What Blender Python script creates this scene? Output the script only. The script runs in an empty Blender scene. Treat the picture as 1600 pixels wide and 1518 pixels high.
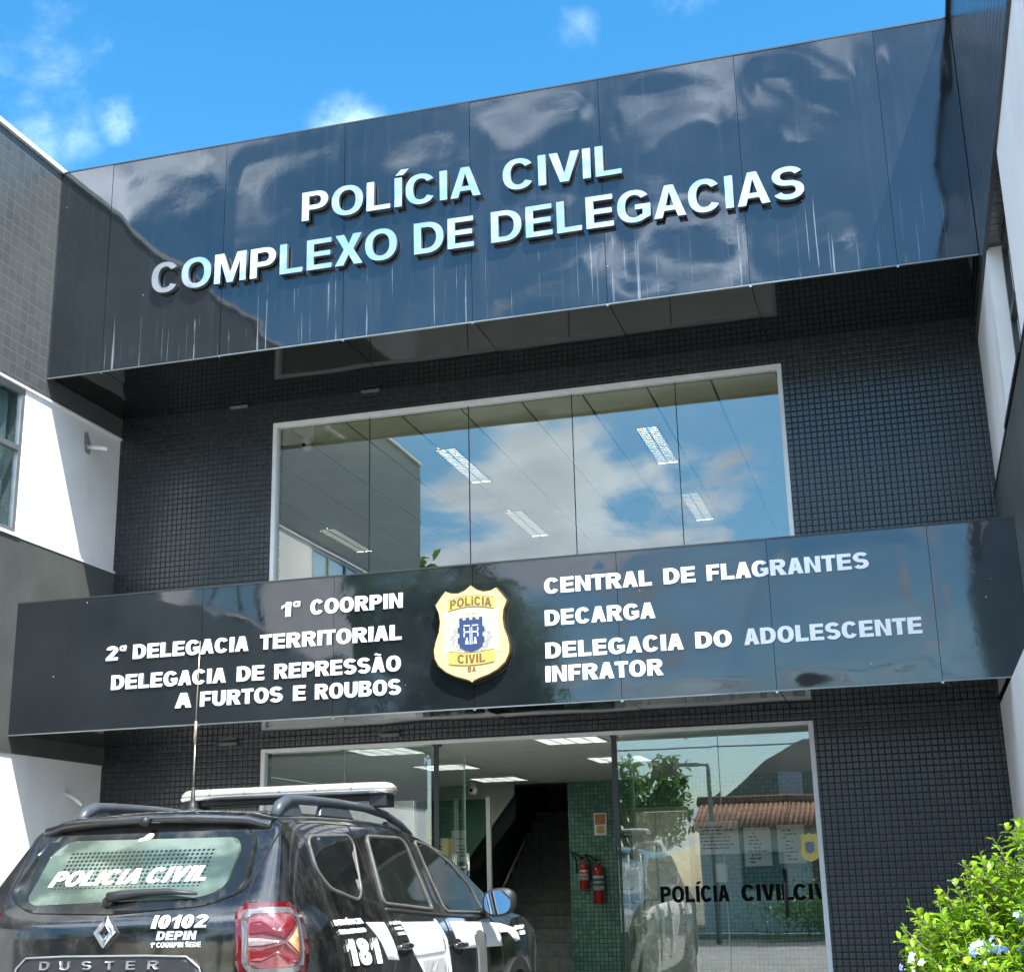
import bpy, bmesh, math, random
from mathutils import Vector, Matrix, noise
from mathutils.bvhtree import BVHTree
sc = bpy.context.scene
COL = sc.collection
R = math.radians
# ------------------------------------------------------------------ camera
CAMZ = 1.2
cp, cy, cr = .2804, .2716, -.0236
F_ = Vector((-math.sin(cy)*math.cos(cp), math.cos(cy)*math.cos(cp), math.sin(cp)))
R0 = Vector((math.cos(cy), math.sin(cy), 0)); U0 = R0.cross(F_)
R_ = R0*math.cos(cr)+U0*math.sin(cr); U_ = U0*math.cos(cr)-R0*math.sin(cr)
cam = bpy.data.cameras.new('camera'); cam.sensor_width = 36; cam.lens = 2175.28/1600*36
cam.clip_start = .05; cam.clip_end = 3000
co = bpy.data.objects.new('camera', cam); COL.objects.link(co)
co.matrix_world = Matrix(((R_.x, U_.x, -F_.x, 0), (R_.y, U_.y, -F_.y, 0), (R_.z, U_.z, -F_.z, CAMZ), (0, 0, 0, 1)))
sc.camera = co
# ------------------------------------------------------------------ world / sun / exposure
SUN = Vector((.40, -.49, 1)).normalized()          # towards the sun
el = math.asin(SUN.z); az = math.atan2(SUN.x, SUN.y)
world = bpy.data.worlds.new('World'); sc.world = world; world.use_nodes = True
wt = world.node_tree; wt.nodes.clear()
class NT:
    def __init__(s, tree): s.t = tree
    def n(s, typ, **kw):
        nd = s.t.nodes.new(typ)
        ins = kw.pop('ins', {})
        for k, v in kw.items(): setattr(nd, k, v)
        for k, v in ins.items(): s.put(nd, k, v)
        return nd
    def put(s, nd, k, v):
        sock = nd.inputs[k]
        if isinstance(v, bpy.types.NodeSocket): s.t.links.new(v, sock)
        elif isinstance(v, bpy.types.Node): s.t.links.new(v.outputs[0], sock)
        else:
            try: sock.default_value = v
            except Exception: sock.default_value = (*v, 1.0)
    def m(s, op, a, b=0.0, c=0.0, clamp=False):
        nd = s.n('ShaderNodeMath', operation=op); nd.use_clamp = clamp
        s.put(nd, 0, a); s.put(nd, 1, b)
        if op in ('MULTIPLY_ADD', 'SMOOTH_MIN', 'COMPARE'): s.put(nd, 2, c)
        return nd.outputs[0]
    def v(s, op, a, b=(0, 0, 0), scale=None):
        nd = s.n('ShaderNodeVectorMath', operation=op); s.put(nd, 0, a)
        if op != 'SCALE': s.put(nd, 1, b)
        if scale is not None: s.put(nd, 'Scale', scale)
        return nd.outputs['Value'] if op in ('DISTANCE', 'DOT_PRODUCT', 'LENGTH') else nd.outputs[0]
    def mr(s, v, a, b, c=0., d=1., smooth=True):
        nd = s.n('ShaderNodeMapRange'); nd.interpolation_type = 'SMOOTHSTEP' if smooth else 'LINEAR'
        for k, x in zip(('Value', 'From Min', 'From Max', 'To Min', 'To Max'), (v, a, b, c, d)): s.put(nd, k, x)
        return nd.outputs[0]
    def mix(s, f, a, b):
        nd = s.n('ShaderNodeMix', data_type='RGBA')
        s.put(nd, 0, f); s.put(nd, 6, a if not isinstance(a, tuple) else (*a[:3], 1)); s.put(nd, 7, b if not isinstance(b, tuple) else (*b[:3], 1))
        return nd.outputs[2]
    def noise(s, vec, scale, detail=4, rough=.5, dist=0.):
        nd = s.n('ShaderNodeTexNoise', ins={'Vector': vec, 'Scale': scale, 'Detail': detail, 'Roughness': rough, 'Distortion': dist})
        return nd.outputs[0]
W = NT(wt)
sky = W.n('ShaderNodeTexSky', sky_type='NISHITA', sun_disc=False, sun_elevation=el, sun_rotation=az, altitude=30, air_density=1.0, dust_density=.6, ozone_density=2.0)
skc = W.n('ShaderNodeHueSaturation', ins={'Hue': .489, 'Saturation': 1.36, 'Value': 1.0, 'Color': sky.outputs[0]}).outputs[0]
tc = W.n('ShaderNodeTexCoord').outputs['Generated']
d_ = W.v('NORMALIZE', tc)
sx = W.n('ShaderNodeSeparateXYZ', ins={0: d_})
zz = W.m('ADD', W.m('MAXIMUM', sx.outputs[2], .0), .22)
pl = W.v('DIVIDE', d_, W.n('ShaderNodeCombineXYZ', ins={0: zz, 1: zz, 2: zz}))
big = W.noise(W.v('ADD', pl, (8.1, 3.7, 2.4)), 2.3, 10, .58, .3)
cover = W.mr(sx.outputs[1], -.15, .35, .0, -.28, False)         # broken cumulus behind the viewer, nearly clear ahead
high = W.mr(sx.outputs[2], .33, .46, -.02, .10)
soft = W.mr(sx.outputs[2], .33, .46, .625, .70)
cm = W.mr(W.m('ADD', W.m('ADD', big, cover), high), .515, soft)
fine = W.noise(d_, 9.0, 8, .62, .3)
wisp = W.noise(d_, 4.2, 6, .6, .8)
blobs = None
for (x, y, z), r, k in (((-.476, .688, .548), .12, .40), ((-.504, .714, .485), .10, .50), ((-.466, .729, .501), .042, .8), ((-.173, .809, .562), .038, .62),
                        ((-.331, .792, .500), .052, .7), ((-.10, .816, .578), .06, .5), ((-.199, .794, .585), .04, .45), ((-.535, .671, .529), .05, .5)):
    f = W.mr(W.v('DISTANCE', d_, (x, y, z)), r, 0., 0., k)
    blobs = f if blobs is None else W.m('MAXIMUM', blobs, f)
wb = W.m('MULTIPLY', W.mr(W.m('MULTIPLY', W.m('ADD', fine, W.m('MULTIPLY', W.m('SUBTRACT', wisp, .5), .5)), W.m('ADD', W.m('MULTIPLY', blobs, .55), .45)), .32, .92), W.mr(blobs, .0, .35))
mask = W.m('MAXIMUM', cm, wb, clamp=True)
shade = W.mr(W.noise(W.v('ADD', pl, (7, 2, 1)), 3.0, 6, .55), .3, .7, .55, 1.0)
CLOUD = 10.5
ccol = W.n('ShaderNodeVectorMath', operation='SCALE', ins={0: (.80, .92, 1.08), 'Scale': W.m('MULTIPLY', W.m('MULTIPLY', shade, W.mr(sx.outputs[2], .33, .46, .68, 1.8)), CLOUD)}).outputs[0]
fin = W.mix(mask, skc, ccol)
bg = W.n('ShaderNodeBackground', ins={0: fin, 1: .135})
wo = W.n('ShaderNodeOutputWorld'); wt.links.new(bg.outputs[0], wo.inputs[0])
sl = bpy.data.lights.new('sun', 'SUN'); sl.energy = 4.6; sl.angle = R(.5); sl.color = (1, .95, .87)
so = bpy.data.objects.new('sun', sl); COL.objects.link(so); so.rotation_euler = SUN.to_track_quat('Z', 'Y').to_euler()
sc.view_settings.view_transform = 'Standard'; sc.view_settings.look = 'None'; sc.view_settings.gamma = 1
sc.view_settings.exposure = 1.25
sc.cycles.max_bounces = 10; sc.cycles.transparent_max_bounces = 16; sc.cycles.glossy_bounces = 5; sc.cycles.diffuse_bounces = 4
sc.cycles.use_denoising = True
sc.cycles.sample_clamp_indirect = 6
# ------------------------------------------------------------------ builders
def base(name, o): COL.objects.link(o); return o
def tag(o, label=None, cat=None, group=None, kind=None):
    for k, v in (('label', label), ('category', cat), ('group', group), ('kind', kind)):
        if v: o[k] = v
    return o
def empty(name, loc, label, cat, group=None):
    o = bpy.data.objects.new(name, None); COL.objects.link(o); o.location = loc; o.empty_display_size = .2
    return tag(o, label, cat, group)
ROOTLOC = {}
def link(name, me, mat, parent=None, smooth=False, local=False):
    o = bpy.data.objects.new(name, me); COL.objects.link(o)
    for mm in (mat if isinstance(mat, (list, tuple)) else [mat]): me.materials.append(mm)
    if smooth:
        for p in me.polygons: p.use_smooth = True
    if parent is not None:
        o.parent = parent
        if not local:
            if parent.type == 'EMPTY': o.matrix_parent_inverse = Matrix.Translation(-parent.location)
    return o
class MB:
    def __init__(s): s.v = []; s.f = []; s.mi = []
    def add(s, vs, fs, mi=0):
        o = len(s.v); s.v += [tuple(p) for p in vs]; s.f += [tuple(i+o for i in f) for f in fs]; s.mi += [mi]*len(fs); return s
    def box(s, x0, x1, y0, y1, z0, z1, mi=0):
        return s.add([(x0, y0, z0), (x1, y0, z0), (x1, y1, z0), (x0, y1, z0), (x0, y0, z1), (x1, y0, z1), (x1, y1, z1), (x0, y1, z1)],
                     [(0, 3, 2, 1), (4, 5, 6, 7), (0, 1, 5, 4), (1, 2, 6, 5), (2, 3, 7, 6), (3, 0, 4, 7)], mi)
    def tube(s, pts, r, n=8, caps=True, mi=0, rz=None):
        pts = [Vector(p) for p in pts]; rs = r if isinstance(r, (list, tuple)) else [r]*len(pts)
        vs = []; prev = None
        for i, p in enumerate(pts):
            t = (pts[min(i+1, len(pts)-1)]-pts[max(i-1, 0)]).normalized()
            a = prev if prev is not None else (Vector((0, 0, 1)) if abs(t.z) < .9 else Vector((1, 0, 0)))
            b = t.cross(a).normalized(); a = b.cross(t).normalized(); prev = a
            for k in range(n):
                w = 2*math.pi*k/n; vs.append(p+(b*math.cos(w)+a*math.sin(w)*(rz or 1))*rs[i])
        fs = [(i*n+k, i*n+(k+1) % n, (i+1)*n+(k+1) % n, (i+1)*n+k) for i in range(len(pts)-1) for k in range(n)]
        if caps: fs += [tuple(range(n-1, -1, -1)), tuple((len(pts)-1)*n+k for k in range(n))]
        return s.add(vs, fs, mi)
    def lathe(s, prof, c, axis='Z', n=20, mi=0):
        vs = []
        for r, h in prof:
            for k in range(n):
                w = 2*math.pi*k/n; a, b = r*math.cos(w), r*math.sin(w)
                vs.append({'Z': (c[0]+a, c[1]+b, c[2]+h), 'X': (c[0]+h, c[1]+a, c[2]+b), 'Y': (c[0]+a, c[1]+h, c[2]+b)}[axis])
        fs = [(i*n+k, i*n+(k+1) % n, (i+1)*n+(k+1) % n, (i+1)*n+k) for i in range(len(prof)-1) for k in range(n)]
        fs += [tuple(range(n-1, -1, -1)), tuple((len(prof)-1)*n+k for k in range(n))]
        return s.add(vs, fs, mi)
    def build(s, name, mat, parent=None, smooth=False, local=False, bevel=0):
        me = bpy.data.meshes.new(name); me.from_pydata(s.v, [], s.f); me.update()
        if any(s.mi): me.polygons.foreach_set('material_index', s.mi)
        bm = bmesh.new(); bm.from_mesh(me); bmesh.ops.recalc_face_normals(bm, faces=bm.faces); bm.to_mesh(me); bm.free()
        o = link(name, me, mat, parent, smooth, local)
        if bevel:
            b = o.modifiers.new('bevel', 'BEVEL'); b.width = bevel; b.segments = 2; b.limit_method = 'ANGLE'
        return o
def contour_mesh(contours, depth=0.):
    """closed 2D contours (even-odd filled) -> mesh in XY, extruded to +-depth/2"""
    cu = bpy.data.curves.new('outline', 'CURVE'); cu.dimensions = '2D'; cu.fill_mode = 'BOTH' if depth else 'FRONT'; cu.extrude = depth/2
    for c in contours:
        sp = cu.splines.new('POLY'); sp.points.add(len(c)-1)
        for p, q in zip(sp.points, c): p.co = (q[0], q[1], 0, 1)
        sp.use_cyclic_u = True
    o = bpy.data.objects.new('outline', cu); COL.objects.link(o)
    dg = bpy.context.evaluated_depsgraph_get(); me = bpy.data.meshes.new_from_object(o.evaluated_get(dg))
    bpy.data.objects.remove(o); bpy.data.curves.remove(cu); me.materials.clear()
    return me
# ------------------------------------------------------------------ lettering
def sarc(cx, cy, rx, ry, a0, a1, n=14, e=2.25):
    o = []
    for i in range(n+1):
        a = R(a0+(a1-a0)*i/n); c, s_ = math.cos(a), math.sin(a)
        o.append((cx+rx*math.copysign(abs(c)**(2/e), c), cy+ry*math.copysign(abs(s_)**(2/e), s_)))
    return o
def thick(path, s, b):
    l, r = [], []
    for i, p in enumerate(path):
        q0, q1 = path[max(i-1, 0)], path[min(i+1, len(path)-1)]
        tx, ty = q1[0]-q0[0], q1[1]-q0[1]; m = math.hypot(tx, ty) or 1; nx, ny = -ty/m, tx/m
        l.append((p[0]+nx*s/2, p[1]+ny*b/2)); r.append((p[0]-nx*s/2, p[1]-ny*b/2))
    return l, r
ADV = dict(A=.76, B=.74, C=.77, D=.77, E=.67, F=.62, G=.81, I=.26, L=.62, M=.88, N=.76, O=.82, P=.70, R=.77, S=.72, T=.66, U=.75, V=.73, X=.74, Q=.82)
def glyph(ch, s, b):
    """contours and ink width, cap height 1"""
    acc = []
    if ch == 'Í': acc = [[(.02, 1.08), (.16, 1.27), (.16+s*1.1, 1.27), (.13+s*.45, 1.08)]]; ch = 'I'
    elif ch == 'Ú': acc = [[(.3, 1.08), (.42, 1.27), (.42+s*1.1, 1.27), (.42+s*.35, 1.08)]]; ch = 'U'
    elif ch == 'Ã':
        pth = [(.2+.036*i, 1.155+.045*math.sin(i*2*math.pi/10)) for i in range(11)]; l, r = thick(pth, .09, .10); acc = [l+r[::-1]]; ch = 'A'
    w = ADV.get(ch, .6)+(s-.2)*.9
    if ch == 'A':
        x = w/2; k = s*1.03; q = b*.95; y0 = .21; h = .5*s
        f = lambda y: y*(x-.56*s)      # left outer edge x at height y
        return [[(0, 0), (k, 0), (k+f(y0)*.92, y0), (w-k-f(y0)*.92, y0), (w-k, 0), (w, 0), (x+.56*s, 1), (x-.56*s, 1)],
                [(k+f(y0+q)*.93, y0+q), (w-k-f(y0+q)*.93, y0+q), (x, .80)]]+acc, w
    if ch in 'I': return [[(0, 0), (s, 0), (s, 1), (0, 1)]]+acc, s
    if ch == 'i': return [[(0, 0), (s, 0), (s, .72), (0, .72)], [(0, .83), (s, .83), (s, 1.0), (0, 1.0)]], s
    if ch == '|': return [[(0, 0), (s*.5, 0), (s*.5, 1), (0, 1)]], s*.5
    if ch == 'E': return [[(0, 0), (w, 0), (w, b), (s, b), (s, .5-b*.47), (w*.94, .5-b*.47), (w*.94, .5+b*.53), (s, .5+b*.53), (s, 1-b), (w*.98, 1-b), (w*.98, 1), (0, 1)]], w
    if ch == 'F': return [[(0, 0), (s, 0), (s, .47-b*.47), (w*.92, .47-b*.47), (w*.92, .47+b*.53), (s, .47+b*.53), (s, 1-b), (w, 1-b), (w, 1), (0, 1)]], w
    if ch == 'L': return [[(0, 0), (w, 0), (w, b), (s, b), (s, 1), (0, 1)]], w
    if ch == 'T': return [[(w/2-s/2, 0), (w/2+s/2, 0), (w/2+s/2, 1-b), (w, 1-b), (w, 1), (0, 1), (0, 1-b), (w/2-s/2, 1-b)]], w
    if ch == 'N': return [[(0, 0), (s*.95, 0), (s*.95, .66), (w-s, 0), (w, 0), (w, 1), (w-s*.95, 1), (w-s*.95, .34), (s, 1), (0, 1)]], w
    if ch == 'M': return [[(0, 0), (s*.9, 0), (s*.9, .74), (w/2-s*.42, 0), (w/2+s*.42, 0), (w-s*.9, .74), (w-s*.9, 0), (w, 0), (w, 1), (w-s*1.35, 1), (w/2, .33), (s*1.35, 1), (0, 1)]], w
    if ch == 'V': return [[(0, 1), (w/2-s*.55, 0), (w/2+s*.55, 0), (w, 1), (w-s*1.08, 1), (w/2, .27), (s*1.08, 1)]], w
    if ch == 'X':
        x = w/2; return [[(0, 0), (s*1.2, 0), (x, .33), (w-s*1.2, 0), (w, 0), (x+s*.66, .51), (w-.02, 1), (w-.02-s*1.2, 1), (x, .68), (.02+s*1.2, 1), (.02, 1), (x-s*.66, .51)]], w
    if ch in 'OQ0':
        if ch == '0': w = .58+(s-.2)*.8
        c = [sarc(w/2, .5, w/2, .515, 0, 359, 40)[:-1], sarc(w/2, .5, w/2-s, .515-b, 0, 359, 40)[:-1]]
        if ch == 'Q': c.append([(w*.62, .04), (w*.95, -.12), (w*1.05, .0), (w*.8, .08)])
        return c, w
    if ch == 'C':
        return [sarc(w/2, .5, w/2, .515, 33, 327, 34)+sarc(w/2, .5, w/2-s, .515-b, 322, 38, 34)], w
    if ch == 'G':
        return [sarc(w/2, .5, w/2, .515, 35, 306, 32)+[(w*.985, .14), (w*.985, .545), (w*.53, .545), (w*.53, .545-b), (w*.985-s, .545-b), (w*.985-s, .235)]+sarc(w/2, .5, w/2-s, .515-b, 300, 40, 30)], w
    if ch == 'D':
        return [[(0, 0)]+[(w*.42, 0)]+sarc(w*.42, .5, w*.58, .5, -88, 88, 20)+[(w*.42, 1), (0, 1)],
                [(s, b), (w*.42, b)]+sarc(w*.42, .5, w*.58-s, .5-b, -88, 88, 20)+[(w*.42, 1-b), (s, 1-b)]], w
    def bowl(x0, x1, y0, y1): return [(x0, y0)]+sarc(x0, (y0+y1)/2, x1-x0, (y1-y0)/2, -88, 88, 14)+[(x0, y1)]
    if ch == 'P':
        m = w*.55; return [[(0, 0), (s, 0), (s, .37)]+bowl(m, w, .37, 1)+[(0, 1)], [(s, .37+b)]+bowl(m, w-s, .37+b, 1-b)+[(s, 1-b)]], w
    if ch == 'R':
        m = w*.56; return [[(0, 0), (s, 0), (s, .40), (w*.40, .40), (w-s*1.12, 0), (w+.03, 0), (w*.74, .43)]+bowl(m, w*.97, .43, 1)[1:]+[(0, 1)], [(s, .41+b)]+bowl(m, w*.97-s, .41+b, 1-b)+[(s, 1-b)]], w
    if ch == 'B':
        m = w*.55; return [[(0, 0)]+bowl(m, w, 0, .545)[:-1]+bowl(m, w*.95, .545, 1)[1:]+[(0, 1)],
                           [(s, b)]+bowl(m, w-s, b, .56-b*.55)+[(s, .56-b*.55)], [(s, .56+b*.35)]+bowl(m, w*.95-s, .56+b*.35, 1-b)+[(s, 1-b)]], w
    if ch == 'U':
        return [[(0, 1)]+sarc(w/2, .40, w/2, .415, 180, 360, 20)+[(w, 1), (w-s, 1)]+sarc(w/2, .40, w/2-s, .415-b, 360, 180, 20)+[(s, 1)]]+acc, w
    if ch == 'S':
        ry = (.515-b/2)/2; q = .5
        path = sarc(w/2, q+ry, (w-s)/2, ry, 22, 268, 18, 2.15)+sarc(w/2, q-ry, (w-s)/2, ry, 88, -158, 18, 2.15)
        l, r = thick(path, s, b*1.02); return [l+r[::-1]], w
    if ch == '2':
        w = .6+(s-.2)*.9; ry = .3-b/2
        path = sarc(w/2, 1.01-b/2-ry, (w-s)/2, ry, 172, -28, 16, 2.1); l, r = thick(path, s, b)
        return [[(0, 0), (w, 0), (w, b), (w*.48, b)]+l[::-1]+r+[(0, b*.75)]] if False else [[(w, 0), (w, b), (w*.52, b)]+l[::-1]+r+[(.0, b*.8), (0, 0)]], w
    if ch == '1':
        w = s+.2; return [[(w-s, 0), (w, 0), (w, 1), (w-s*.85, 1), (w-s*1.0, .86), (0, .74), (0, .74-b*1.05), (w-s, .74)]], w
    if ch == '8':
        w = .6+(s-.2)*.9
        lo = sarc(w/2, .275, w/2, .29, 118, 422, 30); up = sarc(w/2, .755, w*.46, .26, -62, 242, 26)
        return [lo+up, sarc(w/2, .275, w/2-s, .29-b, 0, 359, 20)[:-1], sarc(w/2, .755, w*.46-s*.95, .26-b*.95, 0, 359, 20)[:-1]], w
    if ch == 'ª':
        w = .36; return [[(x, .62+y*.38) for x, y in sarc(.15, .5, .15, .5, 60, 300, 14)+[(.22, 0), (w, 0), (w, 1), (.22, 1)]],
                         [(x, .62+y*.38) for x, y in sarc(.16, .5, .065, .26, 0, 359, 12)[:-1]]], w
    return [[(0, 0), (.4, 0), (.4, 1), (0, 1)]], .4
def text_glyphs(txt, s, b, gap=None, space=.3):
    x = 0; out = []; gap = gap if gap is not None else .1
    for ch in txt:
        if ch == ' ': x += space; continue
        c, w = glyph(ch, s, b); g = gap*(.45 if ch in 'AVXT' else .8 if ch in 'CGOSÃ' else 1)
        x += g/2; out.append((ch, [[(px+x, py) for px, py in k] for k in c])); x += w+g/2
    xs = [p[0] for _, c in out for k in c for p in k]
    x0, x1 = min(xs), max(xs)
    return [(ch, [[((px-x0)/(x1-x0), py) for px, py in k] for k in c]) for ch, c in out]
LR = random.Random(21)
def sign_line(root, words, z_of, h, y, mat, s, b, depth, side=None, gap=None):
    """words: (text, X left, X right); one mesh per letter, standing in the plane Y = y (back) .. y-depth (front)"""
    for txt, xl, xr in words:
        for ch, cs in text_glyphs(txt, s, b, gap):
            c3 = [[(xl+px*(xr-xl), py*h) for px, py in k] for k in cs]
            me = contour_mesh(c3, depth); mx = sum(p[0] for p in c3[0])/len(c3[0]); ta, tb = (LR.uniform(-.022, .022), LR.uniform(-.03, .03)) if side else (0, 0)
            for v in me.vertices:      # random tilt of the big faces, so each reflects another bit of sky
                x, yy, zz_ = v.co; v.co = (x, y-depth/2-zz_+(ta*(x-mx)+tb*(yy-h/2) if zz_ > 0 else 0), yy+z_of(x))
            if side:
                me.materials.append(mat); me.materials.append(side)
                for p in me.polygons: p.material_index = 0 if abs(p.normal.y) > .5 else 1
                o = bpy.data.objects.new('letter', me); COL.objects.link(o); o.parent = root; o.matrix_parent_inverse = Matrix.Translation(-root.location)
            else: link('letter', me, mat, root)
# ------------------------------------------------------------------ materials
MATS = {}
def M(name, col, rough=.5, metal=0., ior=1.5, var=.0, vs=6., bump=0., bs=60., bd=.01, coat=0., spec=None, emit=None, es=0., trans=0., dirt=None, dirt_amt=0., rvar=0.):
    m = bpy.data.materials.new(name); m.use_nodes = True; t = NT(m.node_tree); p = m.node_tree.nodes['Principled BSDF']
    oc = t.n('ShaderNodeTexCoord').outputs['Object']
    c = (*col, 1)
    if var or dirt:
        nz = t.noise(oc, vs, 6, .6)
        c = t.mix(t.mr(nz, .3, .7), tuple(x*(1-var) for x in col), tuple(min(1, x*(1+var)) for x in col))
        if dirt:
            n2 = t.noise(t.v('MULTIPLY', oc, (1, 1, .35)), vs*.6, 8, .65)
            c = t.mix(t.mr(n2, .48, .75, 0, dirt_amt), c, dirt)
    t.put(p, 'Base Color', c); t.put(p, 'Metallic', metal); t.put(p, 'IOR', ior)
    if rvar: t.put(p, 'Roughness', t.mr(t.noise(oc, vs*1.7, 6, .6), .3, .7, max(0, rough-rvar), rough+rvar))
    else: t.put(p, 'Roughness', rough)
    if coat: t.put(p, 'Coat Weight', coat); t.put(p, 'Coat Roughness', .04)
    if bump:
        b = t.n('ShaderNodeBump', ins={'Strength': bump, 'Distance': bd, 'Height': t.noise(oc, bs, 5, .6)}); t.put(p, 'Normal', b.outputs[0])
    if emit: t.put(p, 'Emission Color', (*emit, 1)); t.put(p, 'Emission Strength', es)
    MATS[name] = m; return m
def tile_mat(name, axis, pitch, mort, c1, c2, grout, rough, tilt=.02, bump=.6, ior=1.5, var=.25, dirt=None, dirt_amt=.0):
    m = bpy.data.materials.new(name); m.use_nodes = True; t = NT(m.node_tree); p = m.node_tree.nodes['Principled BSDF']
    oc = t.n('ShaderNodeTexCoord').outputs['Object']; s = t.n('ShaderNodeSeparateXYZ', ins={0: oc})
    uv = t.n('ShaderNodeCombineXYZ', ins={0: s.outputs[0 if axis == 'X' else 1], 1: s.outputs[2], 2: 0.})
    sc_ = t.v('SCALE', uv.outputs[0], scale=1/pitch)
    fr = t.v('FRACTION', sc_); fl = t.v('FLOOR', sc_)
    rnd = t.n('ShaderNodeTexWhiteNoise', noise_dimensions='3D', ins={0: fl})
    fs = t.n('ShaderNodeSeparateXYZ', ins={0: fr})
    e = mort/pitch/2
    def edge(o): return t.m('MINIMUM', o, t.m('SUBTRACT', 1.0, o))
    dist = t.m('MINIMUM', edge(fs.outputs[0]), edge(fs.outputs[1]))
    tm = t.mr(dist, e*.8, e*1.5)
    cs = t.mix(rnd.outputs[0], tuple(c1), tuple(c2))
    nz = t.noise(oc, 1.3, 6, .6)
    cs = t.mix(t.mr(nz, .35, .7, 0, var), cs, tuple(x*1.5 for x in c2))
    if dirt: cs = t.mix(t.mr(t.noise(t.v('MULTIPLY', oc, (1.5, 1.5, .3)), 1.4, 8, .65), .45, .75, 0, dirt_amt), cs, dirt)
    t.put(p, 'Base Color', t.mix(tm, tuple(grout), cs)); t.put(p, 'IOR', ior)
    t.put(p, 'Roughness', t.mr(tm, 0, 1, .85, rough))
    hgt = t.mr(dist, e*.6, e*3.2)
    b = t.n('ShaderNodeBump', ins={'Strength': bump, 'Distance': .003, 'Height': hgt})
    off = t.v('SCALE', t.v('SUBTRACT', rnd.outputs[1], (.5, .5, .5)), scale=t.m('MULTIPLY', tm, tilt))
    t.put(p, 'Normal', t.v('NORMALIZE', t.v('ADD', b.outputs[0], off)))
    MATS[name] = m; return m
def glass_mat(name, tint, f0, f1, rough=0.):
    m = bpy.data.materials.new(name); m.use_nodes = True; t = NT(m.node_tree); m.node_tree.nodes.clear()
    tr = t.n('ShaderNodeBsdfTransparent', ins={0: (*tint, 1)}); gl = t.n('ShaderNodeBsdfGlossy', ins={0: (1, 1, 1, 1), 'Roughness': rough})
    oc = t.n('ShaderNodeTexCoord').outputs['Object']
    b = t.n('ShaderNodeBump', ins={'Strength': .05, 'Distance': .02, 'Height': t.noise(oc, .9, 2, .4)}); t.put(gl, 'Normal', b.outputs[0])
    lw = t.n('ShaderNodeLayerWeight', ins={0: .5}); fac = t.mr(t.m('POWER', lw.outputs['Facing'], 2.5), 0, 1, f0, f1, False)
    ms = t.n('ShaderNodeMixShader', ins={0: fac}); m.node_tree.links.new(tr.outputs[0], ms.inputs[1]); m.node_tree.links.new(gl.outputs[0], ms.inputs[2])
    out = t.n('ShaderNodeOutputMaterial'); m.node_tree.links.new(ms.outputs[0], out.inputs[0]); MATS[name] = m; return m
def panel_mat(name, streaks):
    m = bpy.data.materials.new(name); m.use_nodes = True; t = NT(m.node_tree); p = m.node_tree.nodes['Principled BSDF']
    oc = t.n('ShaderNodeTexCoord').outputs['Object']; s = t.n('ShaderNodeSeparateXYZ', ins={0: oc})
    c = t.mix(t.mr(t.noise(oc, 1.1, 6, .6), .35, .7), (.008, .011, .014), (.014, .018, .022))
    spk = t.n('ShaderNodeTexVoronoi', ins={'Vector': oc, 'Scale': 5.0, 'Randomness': 1.0}); 
    dot = t.m('MULTIPLY', t.mr(spk.outputs['Distance'], .035, .018), t.mr(t.noise(oc, 1.7, 2), .5, .56))
    c = t.mix(t.m('MULTIPLY', dot, .7), c, (.5, .5, .5))
    if streaks:
        n1 = t.noise(t.n('ShaderNodeCombineXYZ', ins={0: t.m('MULTIPLY', s.outputs[0], 1.0), 1: 0., 2: t.m('MULTIPLY', s.outputs[2], .012)}).outputs[0], 26, 3, .75)
        n2 = t.noise(oc, 2.2, 3, .6)
        st = t.m('MULTIPLY', t.mr(n1, .60, .66), t.m('MULTIPLY', t.mr(s.outputs[2], 6.42, 6.2), t.mr(n2, .36, .55)))
        c = t.mix(t.m('MULTIPLY', st, .55), c, (.32, .36, .40))
        nn = t.noise(t.v('MULTIPLY', oc, (1, 1, .03)), 14, 4, .7)
        c = t.mix(t.mr(nn, .5, .75, 0, .12), c, (.10, .12, .14))
    t.put(p, 'Base Color', c); t.put(p, 'IOR', 1.95)
    t.put(p, 'Roughness', t.mr(t.noise(oc, 3, 6, .6), .3, .75, .025, .09))
    b = t.n('ShaderNodeBump', ins={'Strength': .12, 'Distance': .004, 'Height': t.noise(oc, 6, 3, .5)}); t.put(p, 'Normal', b.outputs[0])
    MATS[name] = m; return m
blk = tile_mat('black_mosaic', 'X', .051, .0065, (.006, .010, .011), (.018, .023, .0245), (.002, .003, .0035), .25, tilt=.018, bump=.4, ior=1.68, var=.12)
grey_tile = tile_mat('grey_wall_tile', 'Y', .105, .005, (.060, .066, .067), (.078, .084, .084), (.105, .112, .112), .38, tilt=.02, bump=.35, var=.3, dirt=(.10, .105, .10), dirt_amt=.5)
green_tile = tile_mat('green_mosaic', 'X', .052, .006, (.05, .17, .12), (.11, .28, .20), (.03, .06, .05), .22, tilt=.03, bump=.5)
green_tile_y = tile_mat('green_mosaic_side', 'Y', .052, .006, (.05, .17, .12), (.11, .28, .20), (.03, .06, .05), .22, tilt=.03, bump=.5)
fascia_m = panel_mat('black_composite_panel', True); fascia_l = panel_mat('black_gloss_panel', False)
soffit_m = M('black_gloss_soffit', (.006, .010, .009), .05, ior=1.32, rvar=.03, vs=2.)
white_wall = M('white_painted_render', (.80, .80, .80), .75, var=.04, vs=1.5, bump=.15, bs=90, bd=.004, dirt=(.50, .50, .47), dirt_amt=.45)
dark_paint = M('dark_grey_paint', (.075, .084, .08), .45, var=.15, vs=2, bump=.1, bs=40, bd=.004, dirt=(.11, .12, .11), dirt_amt=.4)
alu_white = M('white_aluminium', (.72, .74, .74), .35, var=.04, vs=8)
alu_grey = M('grey_aluminium', (.30, .32, .33), .35, metal=.6, var=.1, vs=8)
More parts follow.
